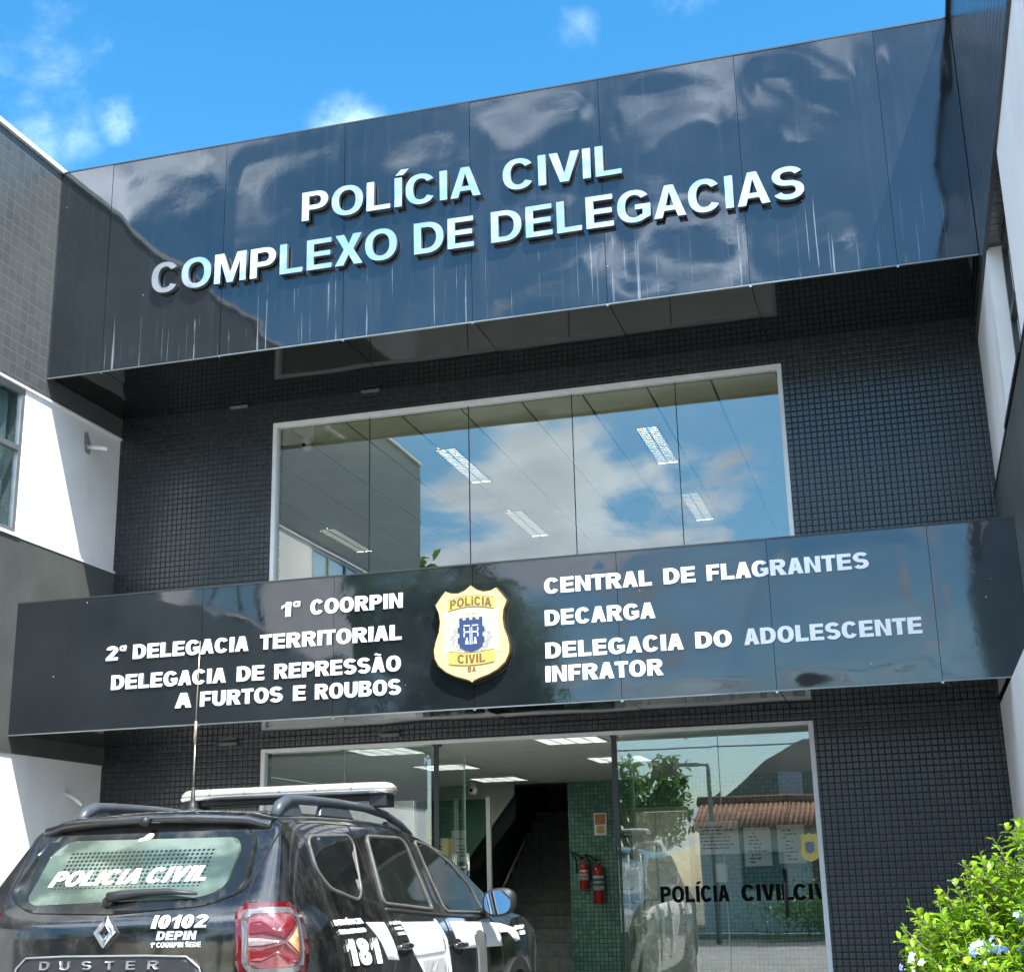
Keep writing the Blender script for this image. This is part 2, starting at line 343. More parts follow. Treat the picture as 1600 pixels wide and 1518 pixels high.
alu_dark = M('dark_aluminium', (.03, .034, .036), .4, var=.1)
steel = M('brushed_steel', (.62, .62, .60), .25, metal=1., rvar=.08, vs=9)
seam_m = M('black_sealant', (.008, .008, .009), .6, var=.1)
glass_up = glass_mat('window_glass', (.94, .97, .92), .155, .95)
glass_lo = glass_mat('shopfront_glass', (.92, .97, .94), .125, .95)
glass_side = glass_mat('side_window_glass', (.78, .86, .86), .25, .95)
ceil_m = M('painted_ceiling', (.82, .81, .64), .8, var=.05, vs=3)
ceil_lo = M('mineral_ceiling_tile', (.62, .64, .60), .85, var=.05, vs=5, bump=.1, bs=200)
int_mid = M('grey_interior_wall', (.34, .36, .33), .8, var=.08, vs=2); int_dark = M('shadowed_interior_wall', (.10, .12, .11), .8, var=.15, vs=2)  # int_dark: the stairwell's shade is put into the wall colour
int_white = M('cream_interior_wall', (.52, .50, .44), .8, var=.06, vs=2)
floor_in = M('polished_stone_floor', (.45, .45, .42), .2, var=.2, vs=5)
louver_m = M('lit_fluorescent_louver', (.8, .82, .8), .3, emit=(1, .98, .92), es=6.0); louver_up = M('lit_linear_louver', (.8, .82, .8), .3, emit=(1, .97, .86), es=8.0)
tube_m = M('reflector_louver_blade', (.75, .77, .75), .25, metal=.9, var=.05)
chrome = M('polished_letter_steel', (.92, .94, .96), .15, metal=.86, rvar=.06, vs=5)
letter_side = M('dark_letter_return', (.30, .33, .36), .3, metal=.9, var=.1)
white_vinyl = M('white_sign_vinyl', (.90, .91, .92), .35, var=.03, vs=8)
# ------------------------------------------------------------------ geometry constants (measured from the photograph)
XL, XR, YB, YF, YL = -7.1735, .849, 11.5, 10.215, 10.043
ZF1, ZF0, ZL1, ZL0 = 7.745, 5.702, 3.598, 2.504
ZB, ZW2, ZW3 = 5.521, 4.164, 2.360
WX0, WX1, WZ1 = -5.547, -.763, 5.494
GX0, GX1, GZ1 = -5.584, -.739, 2.434
# ------------------------------------------------------------------ ground and street
asph = M('worn_asphalt', (.055, .055, .056), .9, var=.25, vs=3, bump=.4, bs=120, bd=.01)
conc = M('forecourt_concrete', (.30, .295, .275), .85, var=.18, vs=1.2, bump=.3, bs=60, bd=.006, dirt=(.2, .19, .17), dirt_amt=.5)
MB().add([(-400, -400, -.16), (400, -400, -.16), (400, 400, -.16), (-400, 400, -.16)], [(0, 1, 2, 3)]).build('ground', M('dry_soil', (.20, .17, .12), .95, var=.3, vs=.3))['kind'] = 'structure'
MB().box(-60, 60, -5.2, 11.49, -.15, 0).build('forecourt', conc)['kind'] = 'structure'
MB().add([(-120, -12.6, -.14), (120, -12.6, -.14), (120, -5.25, -.14), (-120, -5.25, -.14)], [(0, 1, 2, 3)]).build('road', asph)['kind'] = 'structure'
MB().box(-60, 60, -5.36, -5.2, -.15, .01).build('kerb', M('kerb_concrete', (.38, .37, .35), .85, var=.15))['kind'] = 'structure'
MB().box(-60, 60, -14.4, -12.6, -.15, .0).build('pavement', conc)['kind'] = 'structure'
# ------------------------------------------------------------------ the station's main block
st = empty('station_building', (-3.16, 11.5, 0), 'black mosaic tiled police station block with a wide window over a glazed entrance', 'building')
w = MB()
TH = .22
w.box(XL-.05, WX0, YB, YB+TH, ZL0, 7.6).box(WX1, XR+.05, YB, YB+TH, ZL0, 7.6).box(WX0, WX1, YB, YB+TH, WZ1, 7.6).box(WX0, WX1, YB, YB+TH, ZL0, 3.25)
w.box(XL-.05, GX0, YB, YB+TH, 0, ZL0).box(GX1, XR+.05, YB, YB+TH, 0, ZL0).box(GX0, GX1, YB, YB+TH, GZ1, ZL0)
w.build('front_wall', blk, st)
MB().box(XL, XR, YB+TH, 22.5, 7.30, 7.5).build('roof', dark_paint, st)
# frames, panes
def frame(name, x0, x1, z0, z1, y, wd, dp, mat, parent, sides='lrtb'):
    m = MB()
    if 'l' in sides: m.box(x0, x0+wd, y-dp/2, y+dp/2, z0, z1)
    if 'r' in sides: m.box(x1-wd, x1, y-dp/2, y+dp/2, z0, z1)
    if 't' in sides: m.box(x0+wd, x1-wd, y-dp/2, y+dp/2, z1-wd, z1)
    if 'b' in sides: m.box(x0+wd, x1-wd, y-dp/2, y+dp/2, z0, z0+wd)
    return m.build(name, mat, parent, bevel=.003)
uf = frame('window_frame', WX0+.002, WX1-.002, 3.252, WZ1-.002, YB+.035, .04, .09, alu_white, st)
ux = [WX0+.042, -4.58, -3.612, -2.639, -1.70, WX1-.042]
rng = random.Random(3)
def pane(name, x0, x1, z0, z1, y, mat, parent, tilt=0):
    m = MB(); t = .006; a = tilt
    m.add([(x0, y-a, z0), (x1, y+a, z0), (x1, y+a*.5, z1), (x0, y-a*.6, z1), (x0, y-a+t, z0), (x1, y+a+t, z0), (x1, y+a*.5+t, z1), (x0, y-a*.6+t, z1)],
          [(0, 1, 2, 3), (4, 7, 6, 5), (0, 4, 5, 1), (1, 5, 6, 2), (2, 6, 7, 3), (3, 7, 4, 0)])
    return m.build(name, mat, parent)
for i in range(5):
    pane('window_pane', ux[i]+.004, ux[i+1]-.004, 3.29, WZ1-.042, YB+.04, glass_up, st, rng.uniform(-.0015, .0015))
for x in ux[1:-1]: MB().box(x-.0035, x+.0035, YB+.036, YB+.05, 3.29, WZ1-.045).build('window_seam', seam_m, st)
# upper room
UZ = WZ1+.02
room = MB(); room.box(XL+.05, XR-.05, 20.2, 20.3, 2.75, UZ).box(XL+.05, XL+.1, YB+TH, 20.2, 2.75, UZ).box(XR-.1, XR-.05, YB+TH, 20.2, 2.75, UZ)
room.build('upper_room_wall', int_mid, st)
MB().box(XL+.05, XR-.05, YB+TH, 20.3, 2.62, 2.74).build('upper_floor', int_mid, st)
cx = [-7.115, -6.69, -6.10, -5.51, -4.92, -4.35, -3.76, -3.17, -2.59, -1.99, -1.41, -.83, -.25, .34, .79]
up = MB(); up.box(cx[0], cx[-1], YB+TH, 20.2, UZ+.012, UZ+.06, 1)
for a, b_ in zip(cx, cx[1:]): up.box(a+.012, b_-.012, YB+.10, 20.2, UZ, UZ+.011)
up.build('upper_ceiling', [ceil_m, int_dark], st)
# ceiling lights
def louver_light(loc, sx, sy, nx, ny, label, group, lit):
    r = empty('ceiling_light', loc, label, 'ceiling light', group)
    x, y, z = loc; h = .03
    f = MB(); f.box(x-sx/2, x+sx/2, y-sy/2, y-sy/2+.02, z-.012, z).box(x-sx/2, x+sx/2, y+sy/2-.02, y+sy/2, z-.012, z)
    f.box(x-sx/2, x-sx/2+.02, y-sy/2+.02, y+sy/2-.02, z-.012, z).box(x+sx/2-.02, x+sx/2, y-sy/2+.02, y+sy/2-.02, z-.012, z)
    f.build('frame', tube_m, r)
    MB().box(x-sx/2+.02, x+sx/2-.02, y-sy/2+.02, y+sy/2-.02, z-.0045, z-.002).build('reflector', lit, r)
    g = MB()
    for i in range(1, nx): g.box(x-sx/2+sx*i/nx-.006, x-sx/2+sx*i/nx+.006, y-sy/2+.02, y+sy/2-.02, z-.0145, z-.005)
    bw_ = .016 if ny > 12 else .017
    for j in range(1, ny): g.box(x-sx/2+.02, x+sx/2-.02, y-sy/2+sy*j/ny-bw_, y-sy/2+sy*j/ny+bw_, z-.0135, z-.0055)
    g.build('louver', alu_grey if ny < 12 else alu_dark, r)
where = ['nearest the glass on the left', 'nearest the glass on the right', 'at the back on the right', 'at the back in the middle', 'deep inside on the far left']
for (x, y), wq in zip(((-4.28, 13.5), (-2.2, 13.5), (-2.18, 16.05), (-4.3, 16.1), (-6.7, 16.1)), where):
    louver_light((x, y, UZ-.001), .24, 1.28, 2, 22, 'long louvred fluorescent light seen through the upper window, '+wq, 'louvred lights in the upper room', louver_up)
# ------------------------------------------------------------------ canopies
def warped(name, x0, x1, z0, z1, y, seed, amp, mat, parent, nx=30, nz=44, tk=.02):
    """a sheet panel, its face gently buckled, with returned edges"""
    vs = []; rn = random.Random(seed); o = Vector((rn.uniform(0, 50), rn.uniform(0, 50), 0)); tl = rn.uniform(-.004, .004); tv = rn.uniform(-.003, .003)
    for j in range(nz+1):
        for i in range(nx+1):
            u, v = i/nx, j/nz; x = x0+(x1-x0)*u; z = z0+(z1-z0)*v
            e = (min(1, 6*min(u, 1-u))*min(1, 8*min(v, 1-v))); e = e*e*(3-2*e)
            n = noise.noise(o+Vector((x*1.15, z*.95, 0)))*1.0+noise.noise(o+Vector((x*1.7+9, z*2.3, 3)))*.55+noise.noise(o+Vector((x*2.6+9, z*4.6, 7)))*.06
            vs.append((x, y-amp*e*n-tl*(u-.5)-tv*(v-.5), z))
    fs = [(j*(nx+1)+i, j*(nx+1)+i+1, (j+1)*(nx+1)+i+1, (j+1)*(nx+1)+i) for j in range(nz) for i in range(nx)]
    rim = [i for i in range(nx+1)]+[j*(nx+1)+nx for j in range(1, nz+1)]+[nz*(nx+1)+i for i in range(nx-1, -1, -1)]+[j*(nx+1) for j in range(nz-1, 0, -1)]
    k = len(vs); nr = len(rim); fr_ = [vs[i] for i in rim]      # the returned edge keeps vertices of its own: a crisp fold
    vs += fr_+[(p_[0], y+tk, p_[2]) for p_ in fr_]
    me = bpy.data.meshes.new(name); me.from_pydata(vs, [], fs+[(k+i, k+nr+i, k+nr+(i+1) % nr, k+(i+1) % nr) for i in range(nr)]); me.update()
    ob = link(name, me, mat, parent)
    for p in ob.data.polygons[:len(fs)]: p.use_smooth = True
    return ob
SE = [XL+.004, -6.62, -5.46, -4.305, -3.15, -2.01, -.865, .255, XR-.004]
def canopy(root, z0, z1, y, amp, mat, seed, seams):
    MB().box(XL+.003, XR-.003, y+.022, YB-.003, z0+.03, z1-.01).build('canopy_core', alu_dark, root)
    MB().box(XL+.003, XR-.003, y+.052, YB-.003, z1-.008, z1+.006).build('top_bounce_sheet', M('pale_bounce_sheet', (.20, .20, .19), .6, var=.12, vs=3), root)  # unseen sheet, added to bounce sunlight up to the upper room's ceiling
    for i in range(len(seams)-1):
        warped('front_panel', seams[i]+.002, seams[i+1]-.002, z0, z1, y, seed+i, amp*(.6+.12*i)*(1 if seams[i+1]-seams[i] > .7 else .4), mat, root)
    m = MB(); m.box(XL+.003, XR-.003, y-.004, y+.05, z1+.001, z1+.014); m.build('top_trim', alu_dark, root)
    MB().box(XL+.003, XR-.003, y+.001, y+.018, z0-.010, z0-.001).build('bottom_trim', alu_grey, root)
    for i in range(len(seams)-1):   # glossy soffit sheets
        x0, x1 = seams[i]+.004, seams[i+1]-.004; vs = []; n = 16
        for b in range(n+1):
            for a in range(n+1):
                u, v = a/n, b/n; e = (16*u*(1-u)*v*(1-v))**.5
                vs.append((x0+(x1-x0)*u, y+.024+(YB-.006-y-.024)*v, z0+.012-.004*e*noise.noise(Vector((seed*3+i*5+u*2, v*2, z0)))))
        fs = [(b*(n+1)+a, b*(n+1)+a+1, (b+1)*(n+1)+a+1, (b+1)*(n+1)+a) for b in range(n) for a in range(n)]
        k = len(vs); vs += [(p[0], p[1], z0+.026) for p in vs]
        fs += [tuple(k+q for q in f[::-1]) for f in fs]
        MB().add(vs, fs).build('soffit_panel', soffit_m, root, smooth=True)
    m = MB()
    for xx in seams[1:-1]: m.box(xx-.009, xx+.009, y+.001, y+.012, z0-.022, z0-.0105)
    m.build('drip_clip', steel, root)
cu_ = empty('canopy', (-3.16, YF, ZF0), 'tall upper canopy of buckled glossy black panels spanning between both wings', 'canopy', 'black panelled canopies')
canopy(cu_, ZF0, ZF1, YF, .0115, fascia_m, 11, SE)
cl_ = empty('canopy', (-3.16, YL, ZL0), 'lower black canopy over the entrance carrying white sign lettering and a shield', 'canopy', 'black panelled canopies')
canopy(cl_, ZL0, ZL1, YL, .0055, fascia_l, 41, [SE[0], -5.43, -4.28, -3.13, -2.0, -.88, .25, SE[-1]])
# ------------------------------------------------------------------ sign lettering
r = empty('sign_lettering', (-3.25, YF, 6.81), 'large polished steel letters reading POLÍCIA CIVIL, upper line on the tall canopy', 'sign', 'steel letters on the tall canopy')
sign_line(r, [('POLÍCIA', -4.679, -3.043), ('CIVIL', -2.845, -1.831)], lambda x: 6.827-(x+4.68)*.007, .275, YF-.02, chrome, .185, .155, .040, letter_side, .11)
r = empty('sign_lettering', (-3.25, YF, 6.35), 'large polished steel letters reading COMPLEXO DE DELEGACIAS, lower line on the tall canopy', 'sign', 'steel letters on the tall canopy')
sign_line(r, [('COMPLEXO', -6.126, -3.796), ('DE', -3.639, -3.111), ('DELEGACIAS', -2.957, -.387)], lambda x: 6.35, .283, YF-.02, chrome, .185, .155, .040, letter_side, .11)
def vin(words, z, label, h=.118):
    x = sum(a[1]+a[2] for a in words)/2/len(words)
    r = empty('sign_lettering', (x, YL, z), label, 'sign', 'white lettering on the lower canopy')
    sign_line(r, words, lambda x: z, h, YL-.008, white_vinyl, .275, .205, .005, None, .095)
vin([('1ª', -4.725, -4.565), ('COORPIN', -4.475, -3.699)], 2.108+1.2, 'white flat lettering reading 1ª COORPIN left of the shield')
vin([('2ª', -6.287, -6.105), ('DELEGACIA', -6.04, -5.005), ('TERRITORIAL', -4.905, -3.709)], 1.858+1.2, 'white flat lettering reading 2ª DELEGACIA TERRITORIAL')
vin([('DELEGACIA', -6.225, -5.195), ('DE', -5.10, -4.862), ('REPRESSÃO', -4.775, -3.715)], 1.617+1.2, 'white flat lettering reading DELEGACIA DE REPRESSÃO')
vin([('A', -5.637, -5.49), ('FURTOS', -5.415, -4.70), ('E', -4.61, -4.505), ('ROUBOS', -4.425, -3.715)], 1.437+1.2, 'white flat lettering reading A FURTOS E ROUBOS')
vin([('CENTRAL', -2.559, -1.735), ('DE', -1.645, -1.41), ('FLAGRANTES', -1.325, -.167)], 2.126+1.2, 'white flat lettering reading CENTRAL DE FLAGRANTES')
vin([('DECARGA', -2.561, -1.721)], 1.881+1.2, 'white flat lettering reading DECARGA')
vin([('DELEGACIA', -2.564, -1.525), ('DO', -1.437, -1.175), ('ADOLESCENTE', -1.085, .152)], 1.635+1.2, 'white flat lettering reading DELEGACIA DO ADOLESCENTE')
vin([('INFRATOR', -2.569, -1.682)], 1.459+1.2, 'white flat lettering reading INFRATOR')
# ------------------------------------------------------------------ shield emblem
gold = M('cream_gold_enamel', (.74, .62, .25), .35, var=.05, vs=6)
gold_pale = M('pale_cream_enamel', (.60, .56, .36), .35, var=.03, vs=6)
gold_band = M('yellow_ribbon_enamel', (.62, .47, .10), .4, var=.04)
bronze = M('dark_bronze_return', (.16, .085, .03), .35, metal=.5, var=.2)
brown = M('brown_print', (.16, .09, .05), .5, var=.05)
navy = M('navy_print', (.025, .05, .14), .45, var=.05)
silver = M('silver_print', (.33, .34, .40), .4, var=.08)
SHX, SHZ, SHW, SHH = -3.127, 3.055, .305, .755      # centre, half width, height
def shield_outline(k=1., cx=SHX, cz=SHZ, hw=SHW, hh=SHH/2):
    half = [(0, 1.0), (.16, .90), (.34, .85), (.52, .86), (.68, .915), (.80, .80), (.95, .64), (.86, .46), (.83, .28), (.86, .08), (.95, -.12), (1.0, -.30), (.98, -.46), (.88, -.62), (.68, -.76), (.44, -.855), (.20, -.915), (.05, -.96), (0, -1.0)]
    pts = half+[(-x, z) for x, z in half[-2:0:-1]]
    return [(cx+x*hw*k, cz+z*hh*k) for x, z in pts]
def plate(name, conts, y0, y1, mat, parent):
    me = contour_mesh(conts, y1-y0)
    for v in me.vertices:
        x, yy, zq = v.co; v.co = (x, (y0+y1)/2-zq, yy)
    return link(name, me, mat, parent)
sh = empty('shield_emblem', (SHX, YL, SHZ), 'cream and gold shield badge of the civil police mounted between the white lettering', 'emblem')
yb = YL-.012
plate('shield_body', [shield_outline()], yb-.05, yb, bronze, sh)
plate('shield_face', [shield_outline(.975)], yb-.053, yb-.0502, gold, sh)
plate('shield_field', [[(SHX+.22*math.cos(a), SHZ+.02+.24*math.sin(a)) for a in [i*math.pi/24 for i in range(48)]]], yb-.0545, yb-.0532, gold_pale, sh)
def arcband(z0, h, bow, hw, tail=1):
    xs = [-hw+2*hw*i/16 for i in range(17)]
    up = [(SHX+x, z0+h/2+bow*(1-(x/hw)**2)) for x in xs]; dn = [(SHX+x, z0-h/2+bow*(1-(x/hw)**2)) for x in xs]
    return up, dn
def ribbon(z0, h, bow, hw, txt, xw, th, up_tail):
    for s in (-1, 1):
        e = z0-up_tail*.075
        plate('ribbon_tail', [[(SHX+s*hw*.78, e-h*.3), (SHX+s*(hw+.055), e-h*.55), (SHX+s*(hw+.035), e), (SHX+s*(hw+.05), e+h*.5), (SHX+s*hw*.78, e+h*.4)]], yb-.0556, yb-.0547, gold_pale, sh)
    u, d = arcband(z0, h, bow, hw); plate('ribbon', [u+d[::-1]], yb-.0575, yb-.0563, gold_band, sh)
    for s_, ln in ((.0, u), (1., d)):
        a = [(x, z+.002) for x, z in ln]; b_ = [(x, z-.002) for x, z in ln]; plate('ribbon_edge', [a+b_[::-1]], yb-.0585, yb-.0576, brown, sh)
    for ch, cs in text_glyphs(txt, .24, .19, .12):
        c2 = []
        for k in cs:
            q = []
            for px, py in k:
                x = (px-.5)*xw; q.append((SHX+x, z0-th/2+py*th+bow*(1-(x/hw)**2)))
            c2.append(q)
        plate('letter', c2, yb-.0595, yb-.0577, brown, sh)
ribbon(SHZ+.222, .085, .028, .185, 'POLiCIA', .33, .066, 1)
ribbon(SHZ-.175, .095, -.018, .18, 'CIVIL', .22, .066, -1)
for ch, cs in text_glyphs('BA', .24, .19, .12):
    plate('letter', [[(SHX-.032+px*.066, SHZ-.292+py*.04) for px, py in k] for k in cs], yb-.0555, yb-.0547, brown, sh)
star = [(SHX+(.052 if i % 2 == 0 else .016)*math.sin(i*math.pi/5), SHZ+.145+(.052 if i % 2 == 0 else .016)*math.cos(i*math.pi/5)) for i in range(10)]
star2 = [(SHX+(.037 if i % 2 == 0 else .010)*math.sin(i*math.pi/5), SHZ+.145+(.037 if i % 2 == 0 else .010)*math.cos(i*math.pi/5)) for i in range(10)]
plate('star', [star, star2], yb-.056, yb-.0548, silver, sh)
wr = MB()
rr = random.Random(5)
for s in (-1, 1):
    for i in range(26):
        a = R(-85+i*4.8); q = .142+rr.uniform(-.016, .016)
        x, z = SHX+s*q*math.cos(a), SHZ-.035+q*.85*math.sin(a); wq = rr.uniform(.008, .014); an = a+rr.uniform(-.5, .5)
        c, s2 = math.cos(an)*s, math.sin(an); k = rr.uniform(-.0003, .0003)
        wr.add([(x+c*wq*1.4, yb-.0565+k, z+s2*wq*1.4), (x-s2*wq*.6, yb-.0565+k, z+c*wq*.6), (x-c*wq*1.4, yb-.0565+k, z-s2*wq*1.4), (x+s2*wq*.6, yb-.0565+k, z-c*wq*.6)], [(0, 1, 2, 3)])
wr.build('wreath', silver, sh)
# crenellated coat of arms
cz, hw, hh = SHZ-.005, .092, .11
ol = []
for k in range(4):
    x0 = -hw+2*hw*k/3.5*1.0
    if x0 < hw: ol += [(x0, hh+.018), (min(hw, x0+hw*2/7), hh+.018)]+([(x0+hw*2/7, hh), (x0+hw*4/7, hh)] if k < 3 else [])
right = [(hw, hh*.5), (hw+.014, hh*.5), (hw+.014, hh*.15), (hw, hh*.15), (hw, -hh*.2), (hw+.014, -hh*.2), (hw+.014, -hh*.6), (hw, -hh*.6), (hw, -hh*.85), (hw*.55, -hh*1.1)]
ol += right+[(0, -hh*1.22)]+[(-x, z) for x, z in right[::-1]]
plate('coat_of_arms', [[(SHX+x, cz+z) for x, z in ol]], yb-.0595, yb-.057, navy, sh)
ca = MB(); yy = yb-.0602
def bar(x0, x1, z0, z1): ca.box(SHX+x0, SHX+x1, yy, yy+.0006, cz+z0, cz+z1)
bar(-.058, -.008, .062, .070); bar(.008, .058, .062, .070); bar(-.058, -.012, .012, .022); bar(.012, .058, .012, .022); bar(-.058, -.050, -.02, .05); bar(.050, .058, -.02, .05); bar(-.010, -.005, -.08, .055); bar(.005, .010, -.08, .055)
for s in (-1, 1): ca.add([(SHX+s*.020, yy, cz-.075), (SHX+s*.046, yy, cz-.075), (SHX+s*.038, yy, cz-.025), (SHX+s*.028, yy, cz-.025)], [(0, 1, 2, 3)])
ca.build('arms_charges', M('white_print', (.75, .78, .85), .45, var=.03), sh)
# ------------------------------------------------------------------ wings
def wing(root, x, s, y0, y1, mode):
    """x: face plane, s: +1 body lies toward +x, -1 toward -x; y0..y1 along the wing"""
    def bx(m, d0, d1, a, b, z0, z1): m.box(min(x+s*d0, x+s*d1), max(x+s*d0, x+s*d1), a, b, z0, z1)
    D = 6.0
    yw = [(8.25, 9.95), (5.3, 7.0)] if mode == 'L' else [(8.25, 9.72), (4.95, 6.3)]; yw = [q for q in yw if q[0] > y0+.4]
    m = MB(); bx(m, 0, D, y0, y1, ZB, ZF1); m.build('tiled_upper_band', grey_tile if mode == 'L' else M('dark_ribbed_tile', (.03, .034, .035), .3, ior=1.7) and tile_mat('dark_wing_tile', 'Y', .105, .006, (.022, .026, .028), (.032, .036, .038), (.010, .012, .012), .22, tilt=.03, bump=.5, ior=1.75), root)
    m = MB(); ed = [y0+.02]+[e for q in sorted(yw) for e in q]+[y1]
    for a, b in zip(ed[::2], ed[1::2]): bx(m, .012, D, a, b, ZW2, ZB-.001)
    for a, b in yw: bx(m, .35, D, a, b, ZW2, ZB-.001)
    m.build('white_upper_wall', white_wall, root)
    m = MB(); bx(m, -.004, D, y0, y1, ZW3, ZW2-.001); m.build('dark_middle_band', dark_paint, root)
    lo = .012 if mode == 'L' else -.155
    m = MB(); bx(m, lo, D, y0+.02, y1-(.002 if mode == 'L' else .003), 0, ZW3-.001 if mode == 'L' else ZL0-.02); m.build('white_lower_wall', white_wall, root)
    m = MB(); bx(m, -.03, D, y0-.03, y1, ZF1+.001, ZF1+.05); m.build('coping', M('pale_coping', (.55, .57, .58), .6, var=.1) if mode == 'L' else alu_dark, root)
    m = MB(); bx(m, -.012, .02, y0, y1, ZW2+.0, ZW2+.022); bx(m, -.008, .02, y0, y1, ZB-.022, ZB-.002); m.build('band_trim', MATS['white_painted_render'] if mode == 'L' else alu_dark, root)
    for a, b in yw:
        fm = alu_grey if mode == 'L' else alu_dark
        f = MB(); k = .015 if mode == 'L' else .11; q = .045
        bx(f, k, k+.05, a, a+q, ZW2+.03, ZB-.03); bx(f, k, k+.05, b-q, b, ZW2+.03, ZB-.03); bx(f, k, k+.05, a+q, b-q, ZW2+.03, ZW2+.03+q); bx(f, k, k+.05, a+q, b-q, ZB-.03-q, ZB-.03)
        bx(f, k-.004, k+.054, a+q, b-q, 4.93, 4.975)
        for t in (1/3, 2/3):
            yy = a+(b-a)*t; bx(f, k, k+.05, yy-.018, yy+.018, ZW2+.075, 4.93); bx(f, k, k+.05, yy-.018, yy+.018, 4.975, ZB-.075)
        fo = f.build('window_frame', fm, root)
        g = MB(); bx(g, k+.02, k+.026, a+q, b-q, ZW2+.075, ZB-.075); g.build('window_pane', glass_side, root)
        # curtain folds
        vs = []; n = 90
        for i in range(n+1):
            yy = a+.05+(b-a-.1)*i/n
            for z in (ZW2+.05, 4.8, ZB-.04): vs.append((x+s*(k+.12+.022*math.sin(i*.9+math.sin(i*.23)*2)), yy, z))
        fs = [(i*3+j, (i+1)*3+j, (i+1)*3+j+1, i*3+j+1) for i in range(n) for j in range(2)]
        k2 = len(vs); vs += [(p[0]+s*.004, p[1], p[2]) for p in vs]; fs += [tuple(q_+k2 for q_ in f_[::-1]) for f_ in fs]
        MB().add(vs, fs).build('curtain', curtain_m, root, smooth=True)
        sl_ = MB(); bx(sl_, -.02, .11, a-.03, b+.03, ZW2-.0, ZW2+.028); sl_.build('window_sill', MATS['white_painted_render'] if mode == 'L' else alu_dark, root)
curtain_m = M('pale_curtain', (.66, .74, .74), .9, var=.08, vs=4)
lw_ = empty('side_wing', (XL, 7, 0), 'left building wing with grey tiled band, sunlit white wall and curtained window', 'building')
wing(lw_, XL, -1, 2.8, YB, 'L')
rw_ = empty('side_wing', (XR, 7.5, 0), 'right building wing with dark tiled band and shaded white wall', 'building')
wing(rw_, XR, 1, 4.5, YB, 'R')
# drain pipe stubs on the left white wall
patch_m = M('bare_cement_patch', (.30, .28, .25), .9, var=.2, vs=20); pvc = M('white_plastic_pipe', (.74, .73, .70), .4, var=.06, vs=12, dirt=(.4, .38, .33), dirt_amt=.5)
for i, (y, z, dx, dz, lab) in enumerate(((10.95, 5.28, .2, -.05, 'white plastic drain pipe stub in a cement patch on the upper white wall'), (10.95, 2.10, .16, -.12, 'short grey drain pipe stub poking from the lower white wall'))):
    r = empty('drain_pipe', (XL, y, z), lab, 'pipe', 'drain pipe stubs')
    MB().tube([(XL-.05, y, z), (XL+dx*.6, y+.0, z+dz*.6), (XL+dx, y, z+dz)], .02, 12).build('pipe', pvc, r, smooth=True)
    if i == 0: MB().add([(XL+.003-.012, y+a, z+b) for a, b in ((-.08, .12), (-.02, .13), (.03, .05), (.045, -.05), (.02, -.08), (-.05, -.07), (-.07, .0))]+[(XL-.02, y+a, z+b) for a, b in ((-.08, .12), (-.02, .13), (.03, .05), (.045, -.05), (.02, -.08), (-.05, -.07), (-.07, .0))], [(0, 1, 2, 3, 4, 5, 6)]+[(i, (i+1) % 7, 7+(i+1) % 7, 7+i) for i in range(7)]).build('cement_patch', patch_m, r)
# ------------------------------------------------------------------ entrance glazing and lobby
LZ = 2.472
f = MB(); f.box(GX0+.002, GX0+.042, YB-.01, YB+.06, 0, GZ1-.002).box(GX1-.042, GX1-.002, YB-.01, YB+.06, 0, GZ1-.002)
f.box(GX0+.042, GX1-.042, YB-.01, YB+.06, GZ1-.032, GZ1-.002)
f.build('entrance_frame', alu_white, st, bevel=.003)
for a, b in ((GX0+.045, -4.79), (-4.785, -3.99), (-2.356, -1.523), (-1.518, GX1-.045)): pane('entrance_pane', a, b, .02, GZ1-.034, YB+.02, glass_lo, st, rng.uniform(-.002, .002))
m = MB()
for x in (-4.7875, -1.5205): m.box(x-.003, x+.003, YB+.018, YB+.03, .02, GZ1-.034)
m.build('glass_joint', M('translucent_silicone', (.25, .32, .30), .3), st)
edge_m = M('green_glass_edge', (.45, .62, .55), .15, var=.05)
def leaf(x, y0, y1, name):
    d = MB().box(x-.005, x+.005, y0, y1, .02, 2.38).build(name, glass_lo, st)
    MB().box(x-.0055, x+.0055, y1+.001, y1+.009, .02, 2.38).build('leaf_edge', edge_m, d)
    MB().box(x-.03, x+.03, y0-.02, y0+.07, 2.385, 2.425).build('hinge_clip', alu_dark, d, bevel=.004)
    MB().box(x-.022, x+.022, y0-.006, y0+.006, 1.5, 2.384).build('hinge_profile', alu_dark, d)
    return d
d1 = leaf(-3.955, YB+.06, YB+.85, 'door_leaf'); d2 = leaf(-2.39, YB+.06, YB+.85, 'door_leaf')
def hbar(x, y, z0, z1, dx, parent):
    m = MB(); m.tube([(x+dx, y, z0), (x+dx, y, z1)], .013, 12)
    for z in (z0+.12, z1-.12): m.tube([(x, y, z), (x+dx, y, z)], .009, 8)
    m.build('door_handle', steel, parent, smooth=True)
hbar(-2.384, 12.22, .75, 1.45, .06, d2); hbar(-2.396, 12.22, .75, 1.38, -.06, d2)
hbar(-3.95, 12.22, .9, 1.5, .06, d1)
m = MB(); m.tube([(-1.055, YB-.045, .93), (-1.055, YB-.045, 1.29)], .013, 12)
for z in (1.0, 1.22): m.tube([(-1.055, YB-.045, z), (-1.055, YB+.02, z)], .009, 8)
m.build('door_handle', M('dark_bronze_handle', (.05, .05, .05), .25, metal=.8), st, smooth=True)
